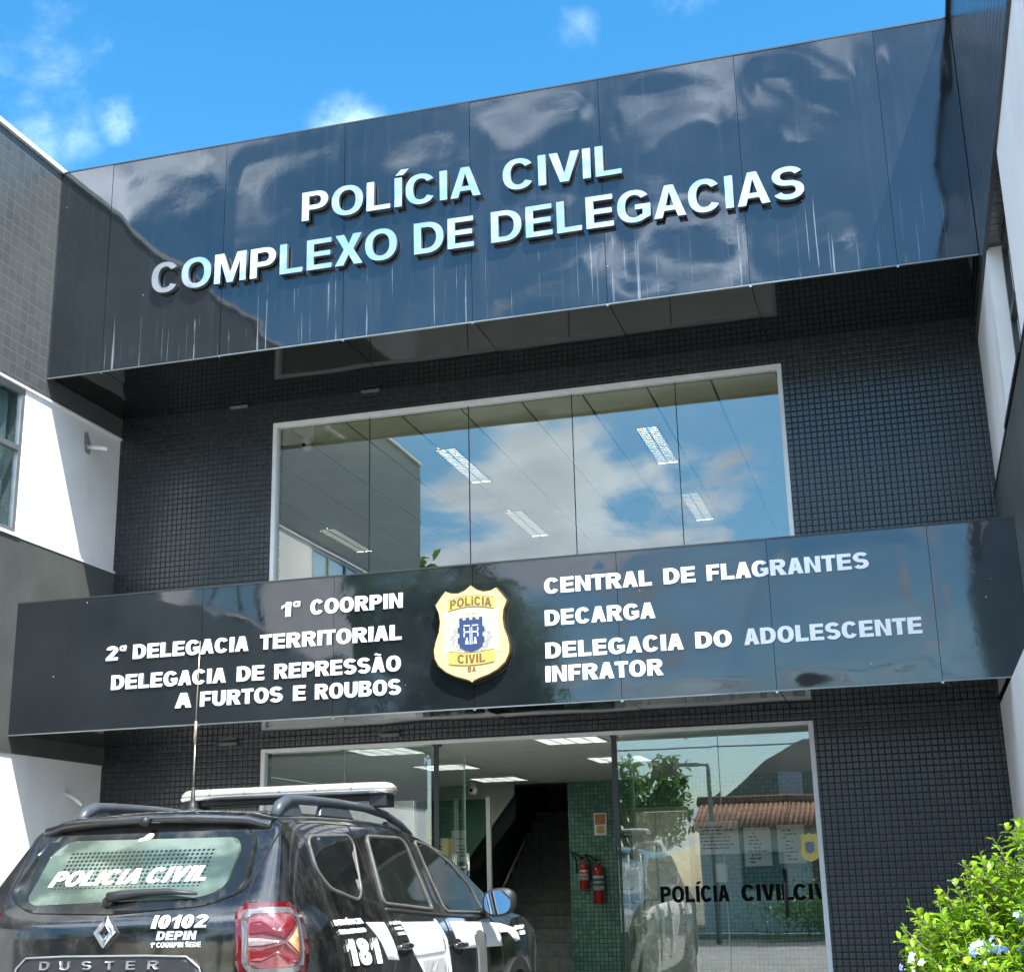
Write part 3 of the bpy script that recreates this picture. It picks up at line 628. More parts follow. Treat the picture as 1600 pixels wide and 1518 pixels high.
# chain looped on the right leaf
ch = MB()
for i in range(26):
    t = i/25; c = Vector((-2.31, 12.2-.1*math.sin(t*math.pi), 1.36-.55*t)); k = i % 2
    ring = [c+Vector((.012*math.cos(a)*(1-k), .012*math.cos(a)*k, .019*math.sin(a))) for a in [j*math.pi/4 for j in range(9)]]
    ch.tube(ring, .0035, 5, caps=False)
tag(ch.build('door_chain', steel, None, smooth=True), 'steel chain hanging from the handle of the opened right glass door', 'chain')
# vinyl words on the glass
bl_v = M('black_vinyl', (.004, .005, .005), .8, ior=1.12, var=.05)
for t, a, b in (('POLÍCIA', -2.05, -1.50), ('CIVIL', -1.405, -1.0)):
    me_p = text_glyphs(t, .25, .2, .1)
    for chh, cs in me_p: plate('glass_letter', [[(a+px*(b-a), 1.055+py*.125) for px, py in k] for k in cs], YB+.013, YB+.0165, bl_v, st)
for chh, cs in text_glyphs('CIVIL', .25, .2, .1)[:4]:
    plate('glass_letter', [[(-1.0+px*.405, 1.055+py*.12) for px, py in k] for k in cs], YB+.0132, YB+.0162, bl_v, st)
# small shield sticker on the right pane
plate('shield_sticker', [shield_outline(1, -.845, 1.45, .075, .115)], YB+.0125, YB+.016, gold_band, st)
plate('sticker_arms', [[(-.845+x*.35, 1.45+z*.35) for x, z in ol]], YB+.0105, YB+.012, M('faded_blue_print', (.15, .18, .25), .5), st)
lob = MB(); lob.box(XL+.05, XL+.1, YB+TH, 17.6, 0, LZ).box(XR-.12, XR-.05, YB+TH, 17.6, 0, LZ)
lob.build('lobby_side_wall', int_white, st)
MB().box(XL+.05, XR-.05, YB+.07, 22, -.02, .0).build('lobby_floor', floor_in, st)
lc = MB(); lc.box(XL+.05, XR-.05, YB+TH, 17.6, LZ+.012, LZ+.08, 1)
ys = [11.53+.62*i for i in range(-0, 11)]; xs = [-7.07+1.27*i for i in range(7)]
for i in range(len(xs)-1):
    for j in range(len(ys)-1): lc.box(xs[i]+.006, xs[i+1]-.006, max(ys[j]+.004, YB+.07), min(ys[j+1]-.004, 17.6), LZ, LZ+.011)
lc.build('lobby_ceiling', [ceil_lo, int_dark], st)
lw2 = ['nearest the street on the left', 'in the second row on the left', 'in the last row on the left', 'nearest the street on the right', 'in the second row on the right']
for (x, y), wq in zip(((-4.79, 12.55), (-4.86, 14.55), (-4.86, 16.55), (-2.95, 12.35), (-2.95, 14.55)), lw2):
    louver_light((x, y, LZ-.001), .6, .62, 4, 9, 'square louvred light in the lobby ceiling, '+wq, 'square lobby ceiling lights', louver_m)
# lobby back: beige wall, stair void, green column, steel door, green wall
bw = MB(); bw.box(XL+.1, -5.62, 17.6, 17.7, 0, LZ)
bw.add([(-5.62, 17.62, 2.2), (-5.62, 17.62, 1.55), (-4.98, 17.62, 2.35), (-4.98, 17.62, LZ), (-5.62, 17.62, LZ), (-5.62, 17.68, 2.2), (-5.62, 17.68, 1.55), (-4.98, 17.68, 2.35), (-4.98, 17.68, LZ), (-5.62, 17.68, LZ)],
       [(0, 1, 2, 3, 4), (9, 8, 7, 6, 5), (1, 6, 7, 2), (2, 7, 8, 3)])
bw.build('lobby_back_wall', int_white, st)
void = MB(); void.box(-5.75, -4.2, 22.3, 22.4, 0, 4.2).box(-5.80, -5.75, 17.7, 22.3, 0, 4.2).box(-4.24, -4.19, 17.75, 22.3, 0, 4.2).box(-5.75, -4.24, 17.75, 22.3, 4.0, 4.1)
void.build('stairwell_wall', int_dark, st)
stp = MB()
for i in range(14): stp.box(-5.74, -4.25, 17.9+.28*i, 17.9+.28*(i+1)+.03, .165*i+.001, .165*(i+1))
stp.build('staircase', M('grey_granite_step', (.30, .32, .29), .4, var=.25, vs=14), st)
par = MB(); par.add([(-5.62, 17.72, 1.54), (-5.62, 17.72, 1.30), (-5.0, 17.72, 2.05), (-4.98, 17.72, 2.34), (-5.62, 17.80, 1.54), (-5.62, 17.80, 1.30), (-5.0, 17.80, 2.05), (-4.98, 17.80, 2.34)], [(0, 1, 2, 3), (7, 6, 5, 4), (0, 4, 5, 1), (1, 5, 6, 2), (2, 6, 7, 3), (3, 7, 4, 0)])
par.build('stair_stringer', M('black_stringer', (.012, .014, .014), .5), st)
MB().tube([(-5.45, 17.82, .75), (-5.0, 18.3, 1.85)], .018, 8).build('handrail', M('worn_handrail', (.25, .24, .20), .4, metal=.5), st, smooth=True)
MB().box(-4.24, -3.62, 17.5, 17.75, 0, LZ).build('green_tiled_column', green_tile, st)
MB().box(-2.68, XR-.12, 17.5, 17.75, 0, LZ).build('green_tiled_wall', green_tile, st)
MB().box(-3.62, -2.68, 17.56, 17.75, 2.12, LZ).build('door_head', green_tile, st)
dr = MB(); dr.box(-3.56, -2.74, 17.57, 17.61, .0, 2.06); sd = dr.build('steel_door', M('beige_steel_door', (.42, .39, .33), .28, metal=.75, rvar=.08, vs=5), st)
MB().box(-3.16, -3.14, 17.565, 17.57, .0, 2.06).box(-3.54, -2.76, 17.56, 17.569, 1.0, 1.02).build('door_groove', alu_grey, sd)
frame('door_frame', -3.62, -2.68, 0, 2.12, 17.58, .055, .12, M('beige_door_frame', (.5, .46, .38), .5, var=.05), st, 'lrt')
# left of the lobby: glazed booth with a white board and a green-blue screen
boo = MB(); boo.box(-6.2, -5.3, 15.0, 15.05, .0, 1.0); boo.build('reception_counter', int_white, st)
gp = MB()
for x in (-5.62, -5.10, -4.72): gp.box(x-.025, x+.025, 15.6, 15.65, 0, 2.2)
gp.build('partition_frame', alu_white, st)
MB().box(-5.6, -4.74, 15.615, 15.625, .02, 2.18).build('partition_glass', glass_mat('tinted_partition_glass', (.5, .72, .66), .12, .9), st)
tag(MB().box(-5.72, -5.37, 14.9, 14.93, 1.78, 2.15).build('notice_board', M('white_board', (.74, .74, .73), .4, var=.03), bevel=.004), 'blank white board hanging behind the left entrance glass', 'board')
# notices
def notice(x0, x1, z0, z1, y, lab, seed):
    r = empty('wall_notice', ((x0+x1)/2, y, z0), lab, 'notice', 'white notices behind the right entrance glass')
    MB().box(x0, x1, y-.012, y, z0, z1).build('sheet', white_vinyl, r)
    m = MB(); q = random.Random(seed); z = z1-.06
    while z > z0+.05:
        a = x0+.05+q.uniform(0, .06); e = x1-.05-q.uniform(0, .14); x = a
        while x < e-.02:
            wd = q.uniform(.02, .07); m.box(x, min(x+wd, e), y-.0145, y-.0125, z-.014, z); x += wd+.014
        z -= .042
    m.build('print', MATS['black_vinyl'], r)
notice(-2.66, -2.12, 1.53, 1.92, 17.49, 'wide white printed notice on the green wall beside the steel door', 1)
notice(-2.06, -1.74, 1.38, 1.83, 17.49, 'upright white printed notice, middle one on the green wall', 2)
notice(-1.66, -1.34, 1.40, 1.85, 17.49, 'upright white printed notice nearest the shield sticker', 3)
MB().box(-2.42, -2.28, 17.44, 17.5, 1.20, 1.42).build('hand_gel_dispenser', white_vinyl, st, bevel=.01)
# extinguishers
red = M('red_enamel', (.42, .018, .015), .3, coat=.5, var=.08, vs=10); rub = M('black_rubber', (.012, .012, .012), .6, var=.1); lab_w = M('white_label', (.6, .6, .6), .5, var=.05); brass = M('brass_valve', (.55, .40, .16), .3, metal=1., var=.1); lab_g = M('teal_label', (.06, .2, .18), .5, var=.1); lab_p = M('pink_label', (.55, .2, .22), .5, var=.1)
def exting(x, z0, rad, h, lab, col):
    y = 17.5-rad-.03
    r = empty('fire_extinguisher', (x, y, z0), lab, 'fire extinguisher', 'fire extinguishers on the green column')
    MB().lathe([(rad*.8, 0), (rad, .012), (rad, h*.82), (rad*.92, h*.88), (rad*.6, h*.94), (rad*.28, h*.97), (rad*.28, h)], (x, y, z0), n=24).build('cylinder', red, r, smooth=True)
    MB().lathe([(rad*1.012, h*.34), (rad*1.012, h*.7)], (x, y, z0), n=24).build('label', lab_w, r, smooth=True)
    MB().lathe([(rad*1.02, h*.44), (rad*1.02, h*.52)], (x, y, z0), n=24).lathe([(rad*1.02, h*.56), (rad*1.02, h*.64)], (x, y, z0), n=24).build('label_print', col, r, smooth=True)
    MB().lathe([(.02, 0), (.022, .03), (.014, .05)], (x, y, z0+h), n=12).build('valve', brass, r, smooth=True)
    MB().box(x-.012, x+.012, y-.09, y+.03, z0+h+.05, z0+h+.062).box(x-.012, x+.012, y-.08, y+.02, z0+h+.075, z0+h+.085).build('lever', rub, r)
    MB().box(x-.02, x+.02, y+rad*.9, 17.499, z0+h*.6, z0+h*.66).build('bracket', alu_dark, r)
    pts = [(x, y-.02, z0+h+.03)]+[(x-.10*math.sin(a)-.08*(a/3.1), y-.02-.01*a, z0+h+.03+.085*math.sin(a*1.0)+.0) for a in [i*.31 for i in range(1, 11)]]+[(x-rad-.03, y, z0+h*.6)]
    MB().tube(pts, .011, 8).build('hose', rub, r, smooth=True)
exting(-3.86, .985, .068, .47, 'larger red fire extinguisher with teal and white label, right one on the green column', lab_g)
exting(-4.04, 1.155, .058, .33, 'smaller red fire extinguisher with pink label, left one on the green column', lab_p)
es = empty('extinguisher_sign', (-3.83, 17.49, 1.94), 'small white and orange sign above the fire extinguishers', 'sign')
MB().box(-3.91, -3.75, 17.485, 17.5, 1.80, 2.07).build('plate', white_vinyl, es)
MB().box(-3.895, -3.765, 17.482, 17.4845, 1.93, 2.055).build('orange_field', M('orange_print', (.62, .22, .04), .5), es)
MB().box(-3.845, -3.815, 17.479, 17.4815, 1.945, 2.02).box(-3.838, -3.822, 17.479, 17.4815, 2.02, 2.035).build('pictogram', red, es)
plate('badge', [shield_outline(1, -3.83, 1.865, .05, .05)], 17.479, 17.484, gold_band, es)
# cameras
for x, y, z, lab in ((-5.34, 17.0, LZ-.08, 'small white security camera under the lobby ceiling by the stairs'), (-5.44, 12.02, UZ-.09, 'white dome security camera in the top left corner of the upper window')):
    r = empty('security_camera', (x, y, z), lab, 'camera', 'security cameras')
    MB().lathe([(.035, .08), (.04, .05), (.05, .03), (.062, .0), (.058, -.04), (.035, -.065), (.0, -.07)][::-1], (x, y, z), n=18).build('housing', M('white_camera_plastic', (.7, .7, .68), .4, var=.03), r, smooth=True)
    MB().lathe([(.0, -.02), (.018, -.016), (.022, 0), (.022, .02)], (x, y-.06, z-.015), 'Y', n=14).build('lens', rub, r, smooth=True)
yl = MB(); yl.box(-4.40, -4.29, 13.0, 13.012, 1.46, 1.66); tag(yl.build('yellow_poster', gold_band), 'small yellow poster on the glass inside the left door', 'poster')
# fittings at the soffit junctions
for x, z, k in ((-4.55, ZF0, 0), (-5.9, ZF0, 1), (-5.9, ZL0, 2), (-4.35, ZL0, 3)):
    tag(MB().box(x-.09, x+.09, YB-.04, YB-.008, z-.022, z+.004).build('batten_light', M('dull_grey_fitting', (.14, .15, .15), .5, var=.1), bevel=.004), ('grey light batten in the wall corner under the '+('tall' if k < 2 else 'lower')+' canopy, '+('above the window' if k == 0 else 'above the left pier' if k in (1, 2) else 'above the left entrance pane')), 'light fitting', 'light battens under the canopies')
# ------------------------------------------------------------------ police car (local frame: x right, y forward from the rear bumper, z up)
CX, CY = -3.48, 5.62
car = empty('police_car', (CX, CY, 0), 'dusty black police SUV with light bar and white lettering parked facing the entrance', 'car')
paint = bpy.data.materials.new('dusty_black_paint'); paint.use_nodes = True
t = NT(paint.node_tree); p = paint.node_tree.nodes['Principled BSDF']; oc = t.n('ShaderNodeTexCoord').outputs['Object']; nrm = t.n('ShaderNodeSeparateXYZ', ins={0: t.n('ShaderNodeNewGeometry').outputs['Normal']})
dn = t.noise(t.v('MULTIPLY', oc, (1, 1, .6)), 7, 9, .7); dn2 = t.noise(oc, 42, 5, .7)
dust = t.m('MULTIPLY', t.mr(dn, .40, .70), t.mr(dn2, .3, .7, .35, 1.)); dust = t.m('MULTIPLY', dust, .13)
t.put(p, 'Base Color', t.mix(dust, (.006, .0065, .007), (.30, .29, .26))); t.put(p, 'Roughness', t.mr(dust, 0, .18, .09, .34)); t.put(p, 'IOR', 1.6); t.put(p, 'Coat Weight', .6); t.put(p, 'Coat Roughness', .05)
black_pl = M('black_trim_plastic', (.018, .019, .02), .5, var=.2, vs=14, bump=.1, bs=300, bd=.002)
rail_m = M('anthracite_rail', (.05, .062, .075), .38, var=.12, vs=10)
car_glass = M('car_window_glass', (.008, .010, .010), .03, ior=1.75, dirt=(.20, .20, .18), var=.1, vs=9, dirt_amt=.10)
car_glass2 = M('car_rear_glass', (.010, .012, .012), .08, ior=1.6, dirt=(.24, .24, .22), var=.1, vs=9, dirt_amt=.25)
rubber_trim = M('faded_window_seal', (.10, .10, .09), .45, var=.2, vs=12)
gap_m = M('panel_gap', (.002, .002, .002), .8)
tail_red = M('tail_lamp_red', (.085, .003, .005), .06, ior=1.6, coat=.6, var=.1)
tail_bar = M('tail_lamp_bar_red', (.13, .010, .013), .1, coat=.6, var=.1)
tail_pink = M('tail_lamp_frosted', (.17, .055, .06), .12, ior=1.55, coat=.6, var=.25, vs=30)
tail_ring = M('tail_lamp_silver_ring', (.16, .15, .155), .15, metal=.4, coat=.6, var=.15, vs=30)
tail_clear = M('tail_lamp_clear', (.22, .19, .19), .1, coat=.6, var=.2, vs=40)
tail_amber = M('tail_lamp_amber', (.42, .24, .12), .12, coat=.5, var=.2, vs=40)
decal = M('white_reflective_decal', (.84, .84, .86), .3, var=.04, vs=12)
silver_c = M('satin_chrome', (.72, .73, .74), .16, metal=1., var=.05)
grey_badge = M('grey_badge_letters', (.36, .37, .38), .3, metal=.7, var=.1)
def lerp(tab, v):
    if v <= tab[0][0]: return tab[0][1]
    for (a, b), (c, d) in zip(tab, tab[1:]):
        if v <= c: return b+(d-b)*(v-a)/(c-a)
    return tab[-1][1]
PROF = [(.28, .78), (.36, .86), (.50, .887), (.66, .897), (.80, .897), (.92, .888), (1.02, .862), (1.08, .822), (1.14, .790), (1.30, .735), (1.45, .684), (1.51, .655), (1.56, .62)]
EDGE = [(.30, 1.49), (.50, 1.525), (.9, 1.545), (1.74, 1.548), (2.13, 1.525), (2.7, 1.405), (3.22, 1.155), (3.42, 1.06), (3.7, 1.035), (4.0, .985), (4.2, .90), (4.34, .78)]
CROWN = [(.3, .035), (.6, .055), (1.2, .075), (2.2, .08), (2.8, .075), (3.3, .06), (4.3, .04)]
YR = [(.28, .09), (.40, .02), (.52, .0), (.66, .01), (.72, .05), (.86, .06), (1.04, .062), (1.11, .082), (1.2, .155), (1.35, .285), (1.48, .40), (1.58, .50)]
LOW = [.28, .33, .42, .55, .68, .80, .91, 1.0, 1.06, 1.10]; UPF = [.10, .30, .55, .78, .92, 1.0]
COLS = [-1, -.9, -.62, -.3, 0, .3, .62, .9, 1]
SS = [0, .008, .022, .045, .08, .12, .165, .22, .28, .34, .40, .46, .52, .57, .62, .67, .72, .77, .82, .87, .92, .96, .985, 1]
def yrear(z, x): return lerp(YR, z)+.10*x*x+.75*max(0, abs(x)-.62)**2
def yfront(z, x): return 4.50-.09*x*x-.3*max(0, abs(x)-.6)**2-.25*max(0, z-.75)
def station(si):
    s = SS[si]; rows = []
    for j in range(len(LOW)+len(UPF)):
        zn = LOW[j] if j < len(LOW) else 1.10+(1.50-1.10)*UPF[j-len(LOW)]
        xn = lerp(PROF, zn); y0 = yrear(zn, xn); y = y0+(yfront(min(zn, .9), xn)-y0)*s
        ze = lerp(EDGE, y); k = min(1, (ze-.05)/1.10)
        z = LOW[j]*k if j < len(LOW) else 1.10*k+(ze-1.10*k)*UPF[j-len(LOW)]
        pl_ = lerp([(0, .962), (.02, .985), (.06, 1.0), (.80, 1.0), (.9, .975), (.97, .93), (1, .88)], s)
        rows.append((lerp(PROF, z)*pl_, y, z))
    return rows
verts = []; faces = []
J = 16; NC = len(COLS)
def add(p): verts.append(p); return len(verts)-1
rings = []
for si in range(len(SS)):
    rw = station(si); ring = {}
    for j in range(J):
        x, y, z = rw[j]; ring[(j, NC-1)] = add((x, y, z)); ring[(j, 0)] = add((-x, y, z))
    for c in range(1, NC-1):
        f_ = COLS[c]; x, y, z = rw[J-1]; cr_ = lerp(CROWN, y)
        yy = y if 0 < si < len(SS)-1 else (yrear(z, x*f_) if si == 0 else yfront(.8, x*f_))
        bow = -.10*(1-f_*f_) if 2.5 < y < 3.5 else 0
        ring[(J-1, c)] = add((x*f_, yy+(.0 if bow == 0 else 0), z+cr_*(1-abs(f_)**2.4)))
        x, y, z = rw[0]; ring[(0, c)] = add((x*f_, yy if si in (0, len(SS)-1) else y, z))
    rings.append(ring)
loop = [(j, NC-1) for j in range(J)]+[(J-1, c) for c in range(NC-2, 0, -1)]+[(j, 0) for j in range(J-1, -1, -1)]+[(0, c) for c in range(1, NC-1)]
for a, b in zip(rings, rings[1:]):
    for k in range(len(loop)):
        k2 = (k+1) % len(loop); faces.append((a[loop[k]], b[loop[k]], b[loop[k2]], a[loop[k2]]))
for e, fn in ((0, yrear), (len(SS)-1, yfront)):
    ring = rings[e]; rw = station(e); g = dict(ring)
    for j in range(1, J-1):
        for c in range(1, NC-1):
            x, y, z = rw[j]; xx = x*COLS[c]
            g[(j, c)] = add((xx, fn(z if e == 0 else max(z, .0), xx), z))
    for j in range(J-1):
        for c in range(NC-1):
            q = (g[(j, c)], g[(j, c+1)], g[(j+1, c+1)], g[(j+1, c)]); faces.append(q if e == 0 else q[::-1])
bmsh = MB(); bmsh.add(verts, faces); body = bmsh.build('body', paint, car, smooth=True, local=True)
sm = body.modifiers.new('subdivision', 'SUBSURF'); sm.levels = 2; sm.render_levels = 2
bpy.context.view_layer.update()
dg = bpy.context.evaluated_depsgraph_get(); eb = body.evaluated_get(dg); em = eb.to_mesh()
BV = BVHTree.FromPolygons([v.co.copy() for v in em.vertices], [tuple(p_.vertices) for p_ in em.polygons]); eb.to_mesh_clear()
S2 = math.sqrt(.5)
PJ = {'side': lambda u, v: (Vector((2, u, v)), Vector((-1, 0, 0))), 'rear': lambda u, v: (Vector((u, -1, v)), Vector((0, 1, 0))),
      'diag': lambda u, v: (Vector((u*S2+2*S2, u*S2-2*S2, v)), Vector((-S2, S2, 0))), 'top': lambda u, v: (Vector((u, v, 3)), Vector((0, 0, -1)))}
def hit(pj, u, v):
    o, d = PJ[pj](u, v); loc, nr, _, _ = BV.ray_cast(o, d)
    if loc is None:
        loc, nr, _, _ = BV.find_nearest(o+d*1.3)
    if nr.dot(d) > 0: nr = -nr
    return loc, nr
def rounded(pts, r, n=5):
    out = []
    for i, p_ in enumerate(pts):
        a = Vector(pts[i-1]); b = Vector(p_); c = Vector(pts[(i+1) % len(pts)])
        ra = min(r, (a-b).length*.45, (c-b).length*.45); p0 = b+(a-b).normalized()*ra; p1 = b+(c-b).normalized()*ra
        for k in range(n+1):
            q = k/n; out.append(tuple(p0*(1-q)**2+b*2*q*(1-q)+p1*q*q))
    return out
def mirrored(o):
    me = o.data.copy()
    for v in me.vertices: v.co.x = -v.co.x
    me.flip_normals(); c = bpy.data.objects.new(o.name.split('.')[0], me); COL.objects.link(c); c.parent = o.parent; return c
def patch(name, conts, pj, off, mat, parent=None, seg=.06, thick=.006, mir=False):
    me = contour_mesh(conts); bm = bmesh.new(); bm.from_mesh(me); bmesh.ops.remove_doubles(bm, verts=bm.verts, dist=1e-5)
    if seg:
        for ax in (0, 1):
            lo = min(v.co[ax] for v in bm.verts); hi = max(v.co[ax] for v in bm.verts); k = math.ceil(lo/seg)
            while k*seg < hi:
                n = Vector((1, 0, 0)) if ax == 0 else Vector((0, 1, 0)); bmesh.ops.bisect_plane(bm, geom=bm.verts[:]+bm.edges[:]+bm.faces[:], plane_co=n*k*seg, plane_no=n); k += 1
    pos = {}
    for v in bm.verts: pos[v] = hit(pj, v.co.x, v.co.y)
    for v, (l, n) in pos.items(): v.co = l+n*off
    bedges = [e_ for e_ in bm.edges if e_.is_boundary]; low = {}
    for e_ in bedges:
        for v in e_.verts:
            if v not in low: l, n = pos[v]; low[v] = bm.verts.new(l+n*(off-thick))
    for f_ in bm.faces: f_.smooth = True
    d = PJ[pj](0, 1)[1]
    bm.normal_update()
    for f_ in bm.faces[:]:
        if f_.normal.dot(d) > 0: f_.normal_flip()
    for e_ in bedges: bm.faces.new((e_.verts[0], e_.verts[1], low[e_.verts[1]], low[e_.verts[0]]))
    bm.to_mesh(me); bm.free()
    o = link(name, me, mat, parent if parent is not None else car, local=True)
    if mir: mirrored(o)
    return o
def seam(name, pts, pj, r, mat, parent=None, closed=False, off=.0, mir=False, smooth_n=8):
    P2 = pts+[pts[0]] if closed else pts; out = []
    for a, b in zip(P2, P2[1:]):
        for k in range(smooth_n): q = k/smooth_n; out.append((a[0]+(b[0]-a[0])*q, a[1]+(b[1]-a[1])*q))
    if not closed: out.append(P2[-1])
    vs = [(lambda h_: h_[0]+h_[1]*off)(hit(pj, *q)) for q in out]
    if closed: vs.append(vs[0])
    o = MB().tube(vs, r, 6, caps=not closed).build(name, mat, parent if parent is not None else car, smooth=True, local=True)
    if mir: mirrored(o)
    return o
# side windows
qw = rounded([(.655, 1.43), (.70, 1.455), (1.17, 1.472), (1.215, 1.435), (1.125, 1.195), (1.05, 1.155), (.74, 1.215), (.645, 1.30)], .05)
rw_p = rounded([(1.43, 1.475), (1.93, 1.478), (2.00, 1.445), (2.085, 1.09), (1.375, 1.135)], .045)
fw_p = rounded([(2.165, 1.470), (2.36, 1.448), (2.66, 1.355), (2.93, 1.20), (2.99, 1.055), (2.29, 1.075)], .04)
for nm, o_ in (('quarter_window', qw), ('rear_door_window', rw_p), ('front_door_window', fw_p)):
    g = patch(nm, [o_], 'side', .004, car_glass, thick=.01); mirrored(g)
    s_ = seam('window_seal', o_, 'side', .009 if nm != 'rear_door_window' else .011, rubber_trim, g, True, .002, smooth_n=2)
seam('window_moulding', [(1.36, 1.105), (2.15, 1.058), (3.0, 1.025)], 'side', .011, black_pl, mir=True)
# shut lines
seam('door_gap', [(1.245, 1.53), (1.29, 1.35), (1.335, 1.16), (1.36, 1.05), (1.34, .92), (1.22, .75), (1.15, .55)], 'side', .0045, gap_m, mir=True)
seam('door_gap', [(2.07, 1.515), (2.12, 1.3), (2.18, 1.05), (2.25, .78), (2.28, .45)], 'side', .0045, gap_m, mir=True)
seam('door_gap', [(3.03, 1.03), (3.16, .95), (3.2, .75), (3.12, .5)], 'side', .0045, gap_m, mir=True)
seam('tailgate_gap', [(.80, 1.515), (.76, 1.464), (.646, 1.32), (.555, 1.17), (.512, 1.10), (.505, .90), (.50, .70)], 'diag', .0045, gap_m, mir=True)
seam('fuel_flap', rounded([(.86, .78), (1.10, .78), (1.12, .90), (.90, .92)], .04), 'side', .0035, gap_m, None, True, smooth_n=1)
# rear glass and film
rg = patch('rear_window', [rounded([(-.60, 1.205), (-.44, 1.135), (0, 1.122), (.44, 1.152), (.605, 1.215), (.565, 1.42), (.52, 1.482), (-.52, 1.482), (-.565, 1.42)], .05)], 'rear', .004, car_glass2, thick=.01)
film_m = bpy.data.materials.new('perforated_window_film'); film_m.use_nodes = True; t = NT(film_m.node_tree); p = film_m.node_tree.nodes['Principled BSDF']
oc = t.n('ShaderNodeTexCoord').outputs['Object']; sx_ = t.n('ShaderNodeSeparateXYZ', ins={0: oc}); zs_ = t.m('MULTIPLY', sx_.outputs[2], 1.32)
uvv = t.n('ShaderNodeCombineXYZ', ins={0: sx_.outputs[0], 1: zs_, 2: 0.}); fr = t.v('FRACTION', t.v('SCALE', uvv.outputs[0], scale=1/.0235)); dd = t.v('DISTANCE', fr, (.5, .5, 0))
reg = t.m('MULTIPLY', t.m('MULTIPLY', t.mr(sx_.outputs[2], 1.235, 1.24), t.mr(sx_.outputs[2], 1.405, 1.40)), t.mr(t.m('ABSOLUTE', t.m('ADD', sx_.outputs[0], .0)), .385, .38))
dots = t.m('MULTIPLY', t.mr(dd, .36, .30), reg)
fb = t.mix(t.mr(t.noise(oc, 3.2, 5, .6), .35, .65), (.075, .11, .085), (.15, .19, .155))
fb = t.mix(t.mr(t.noise(t.v('MULTIPLY', oc, (1, 1, 2.2)), 2.6, 3, .5), .46, .60, 0, .75), fb, (.03, .045, .035))  # dark patches paint reflections into the film colour
t.put(p, 'Base Color', t.mix(dots, fb, (.012, .02, .015))); t.put(p, 'Roughness', .12); t.put(p, 'IOR', 1.6); t.put(p, 'Coat Weight', .5)
film = patch('window_film', [rounded([(-.485, 1.19), (-.43, 1.165), (.40, 1.185), (.50, 1.225), (.50, 1.40), (.455, 1.448), (-.42, 1.455), (-.485, 1.40)], .06)], 'rear', .0055, film_m, rg, thick=.0015)
def car_text(txt, pj, u0, u1, v0, h, s, b, gap=.1, ital=0., mat=decal, par=None, off=.008, vs=0., space=.3):
    gl = text_glyphs(txt, s, b, gap, space)
    for _, cs in gl: patch('letter', [[(u0+px*(u1-u0)+py*h*ital, v0+py*h+vs*px) for px, py in k] for k in cs], pj, off, mat, par, seg=.12, thick=.003)
car_text('POLICIA CIVIL', 'rear', -.405, .385, 1.243, .068, .27, .22, .09, .22, decal, rg, .009, .012)
car_text('I0102', 'rear', .213, .468, 1.062, .052, .27, .22, .1, .12)
car_text('DEPIN', 'rear', .243, .425, 1.015, .036, .27, .22, .1, .12)
car_text('1ª COORPIN SEDE', 'rear', .220, .452, .985, .021, .27, .2, .09, .0)
for ch, u in zip('DUSTER', (-.292, -.185, -.075, .04, .142, .245)):
    (c_, w_) = glyph(ch, .17, .17)
    patch('badge_letter', [[(u-.03+px*.068, .896+py*.036) for px, py in k] for k in c_], 'rear', .016, grey_badge, None, seg=.06, thick=.008)
pp_ = patch('plate_garnish', [rounded([(-.47, .80), (-.45, .90), (-.40, .945), (.39, .945), (.45, .90), (.48, .80)], .04)], 'rear', .008, black_pl, thick=.01)
seam('garnish_edge', [(-.46, .85), (-.45, .90), (-.40, .946), (-.2, .952), (.2, .952), (.39, .946), (.45, .90), (.47, .85)], 'rear', .005, grey_badge, pp_, False, .010, smooth_n=4)
dmd = [(-.003, 1.112), (.052, 1.050), (-.003, .984), (-.056, 1.046)]; dmi = [(-.003, 1.076), (.022, 1.049), (-.003, 1.020), (-.027, 1.047)]
em1 = patch('emblem_diamond', [dmd, dmi], 'rear', .020, silver_c, None, seg=.03, thick=.018)
patch('emblem_shade', [[(-.003, 1.112), (-.003, 1.076), (-.027, 1.047), (-.003, 1.020), (-.003, .984), (-.056, 1.046)]], 'rear', .0225, M('shaded_chrome', (.42, .43, .45), .2, metal=1.), em1, seg=0, thick=.003)  # darker half: shade painted onto the emblem as a second chrome
patch('sticker', [rounded([(-.045, 1.452), (-.02, 1.462), (.0, 1.478), (.028, 1.476), (.026, 1.458), (.004, 1.446), (-.04, 1.440)], .008)], 'rear', .008, decal, None, seg=0, thick=.003)
wp = MB(); pa = [(-.035, 1.178), (.02, 1.185), (.12, 1.196), (.25, 1.198), (.39, 1.186)]
wp.tube([(lambda h_: h_[0]+h_[1]*.03)(hit('rear', *q)) for q in pa], [.024, .022, .016, .014, .006], 8, rz=1.)
wp.lathe([(.024, -.03), (.024, -.0), (.016, .008)][::-1], tuple(hit('rear', -.035, 1.178)[0]), 'Y', 14)
wp.build('rear_wiper', black_pl, car, smooth=True, local=True)
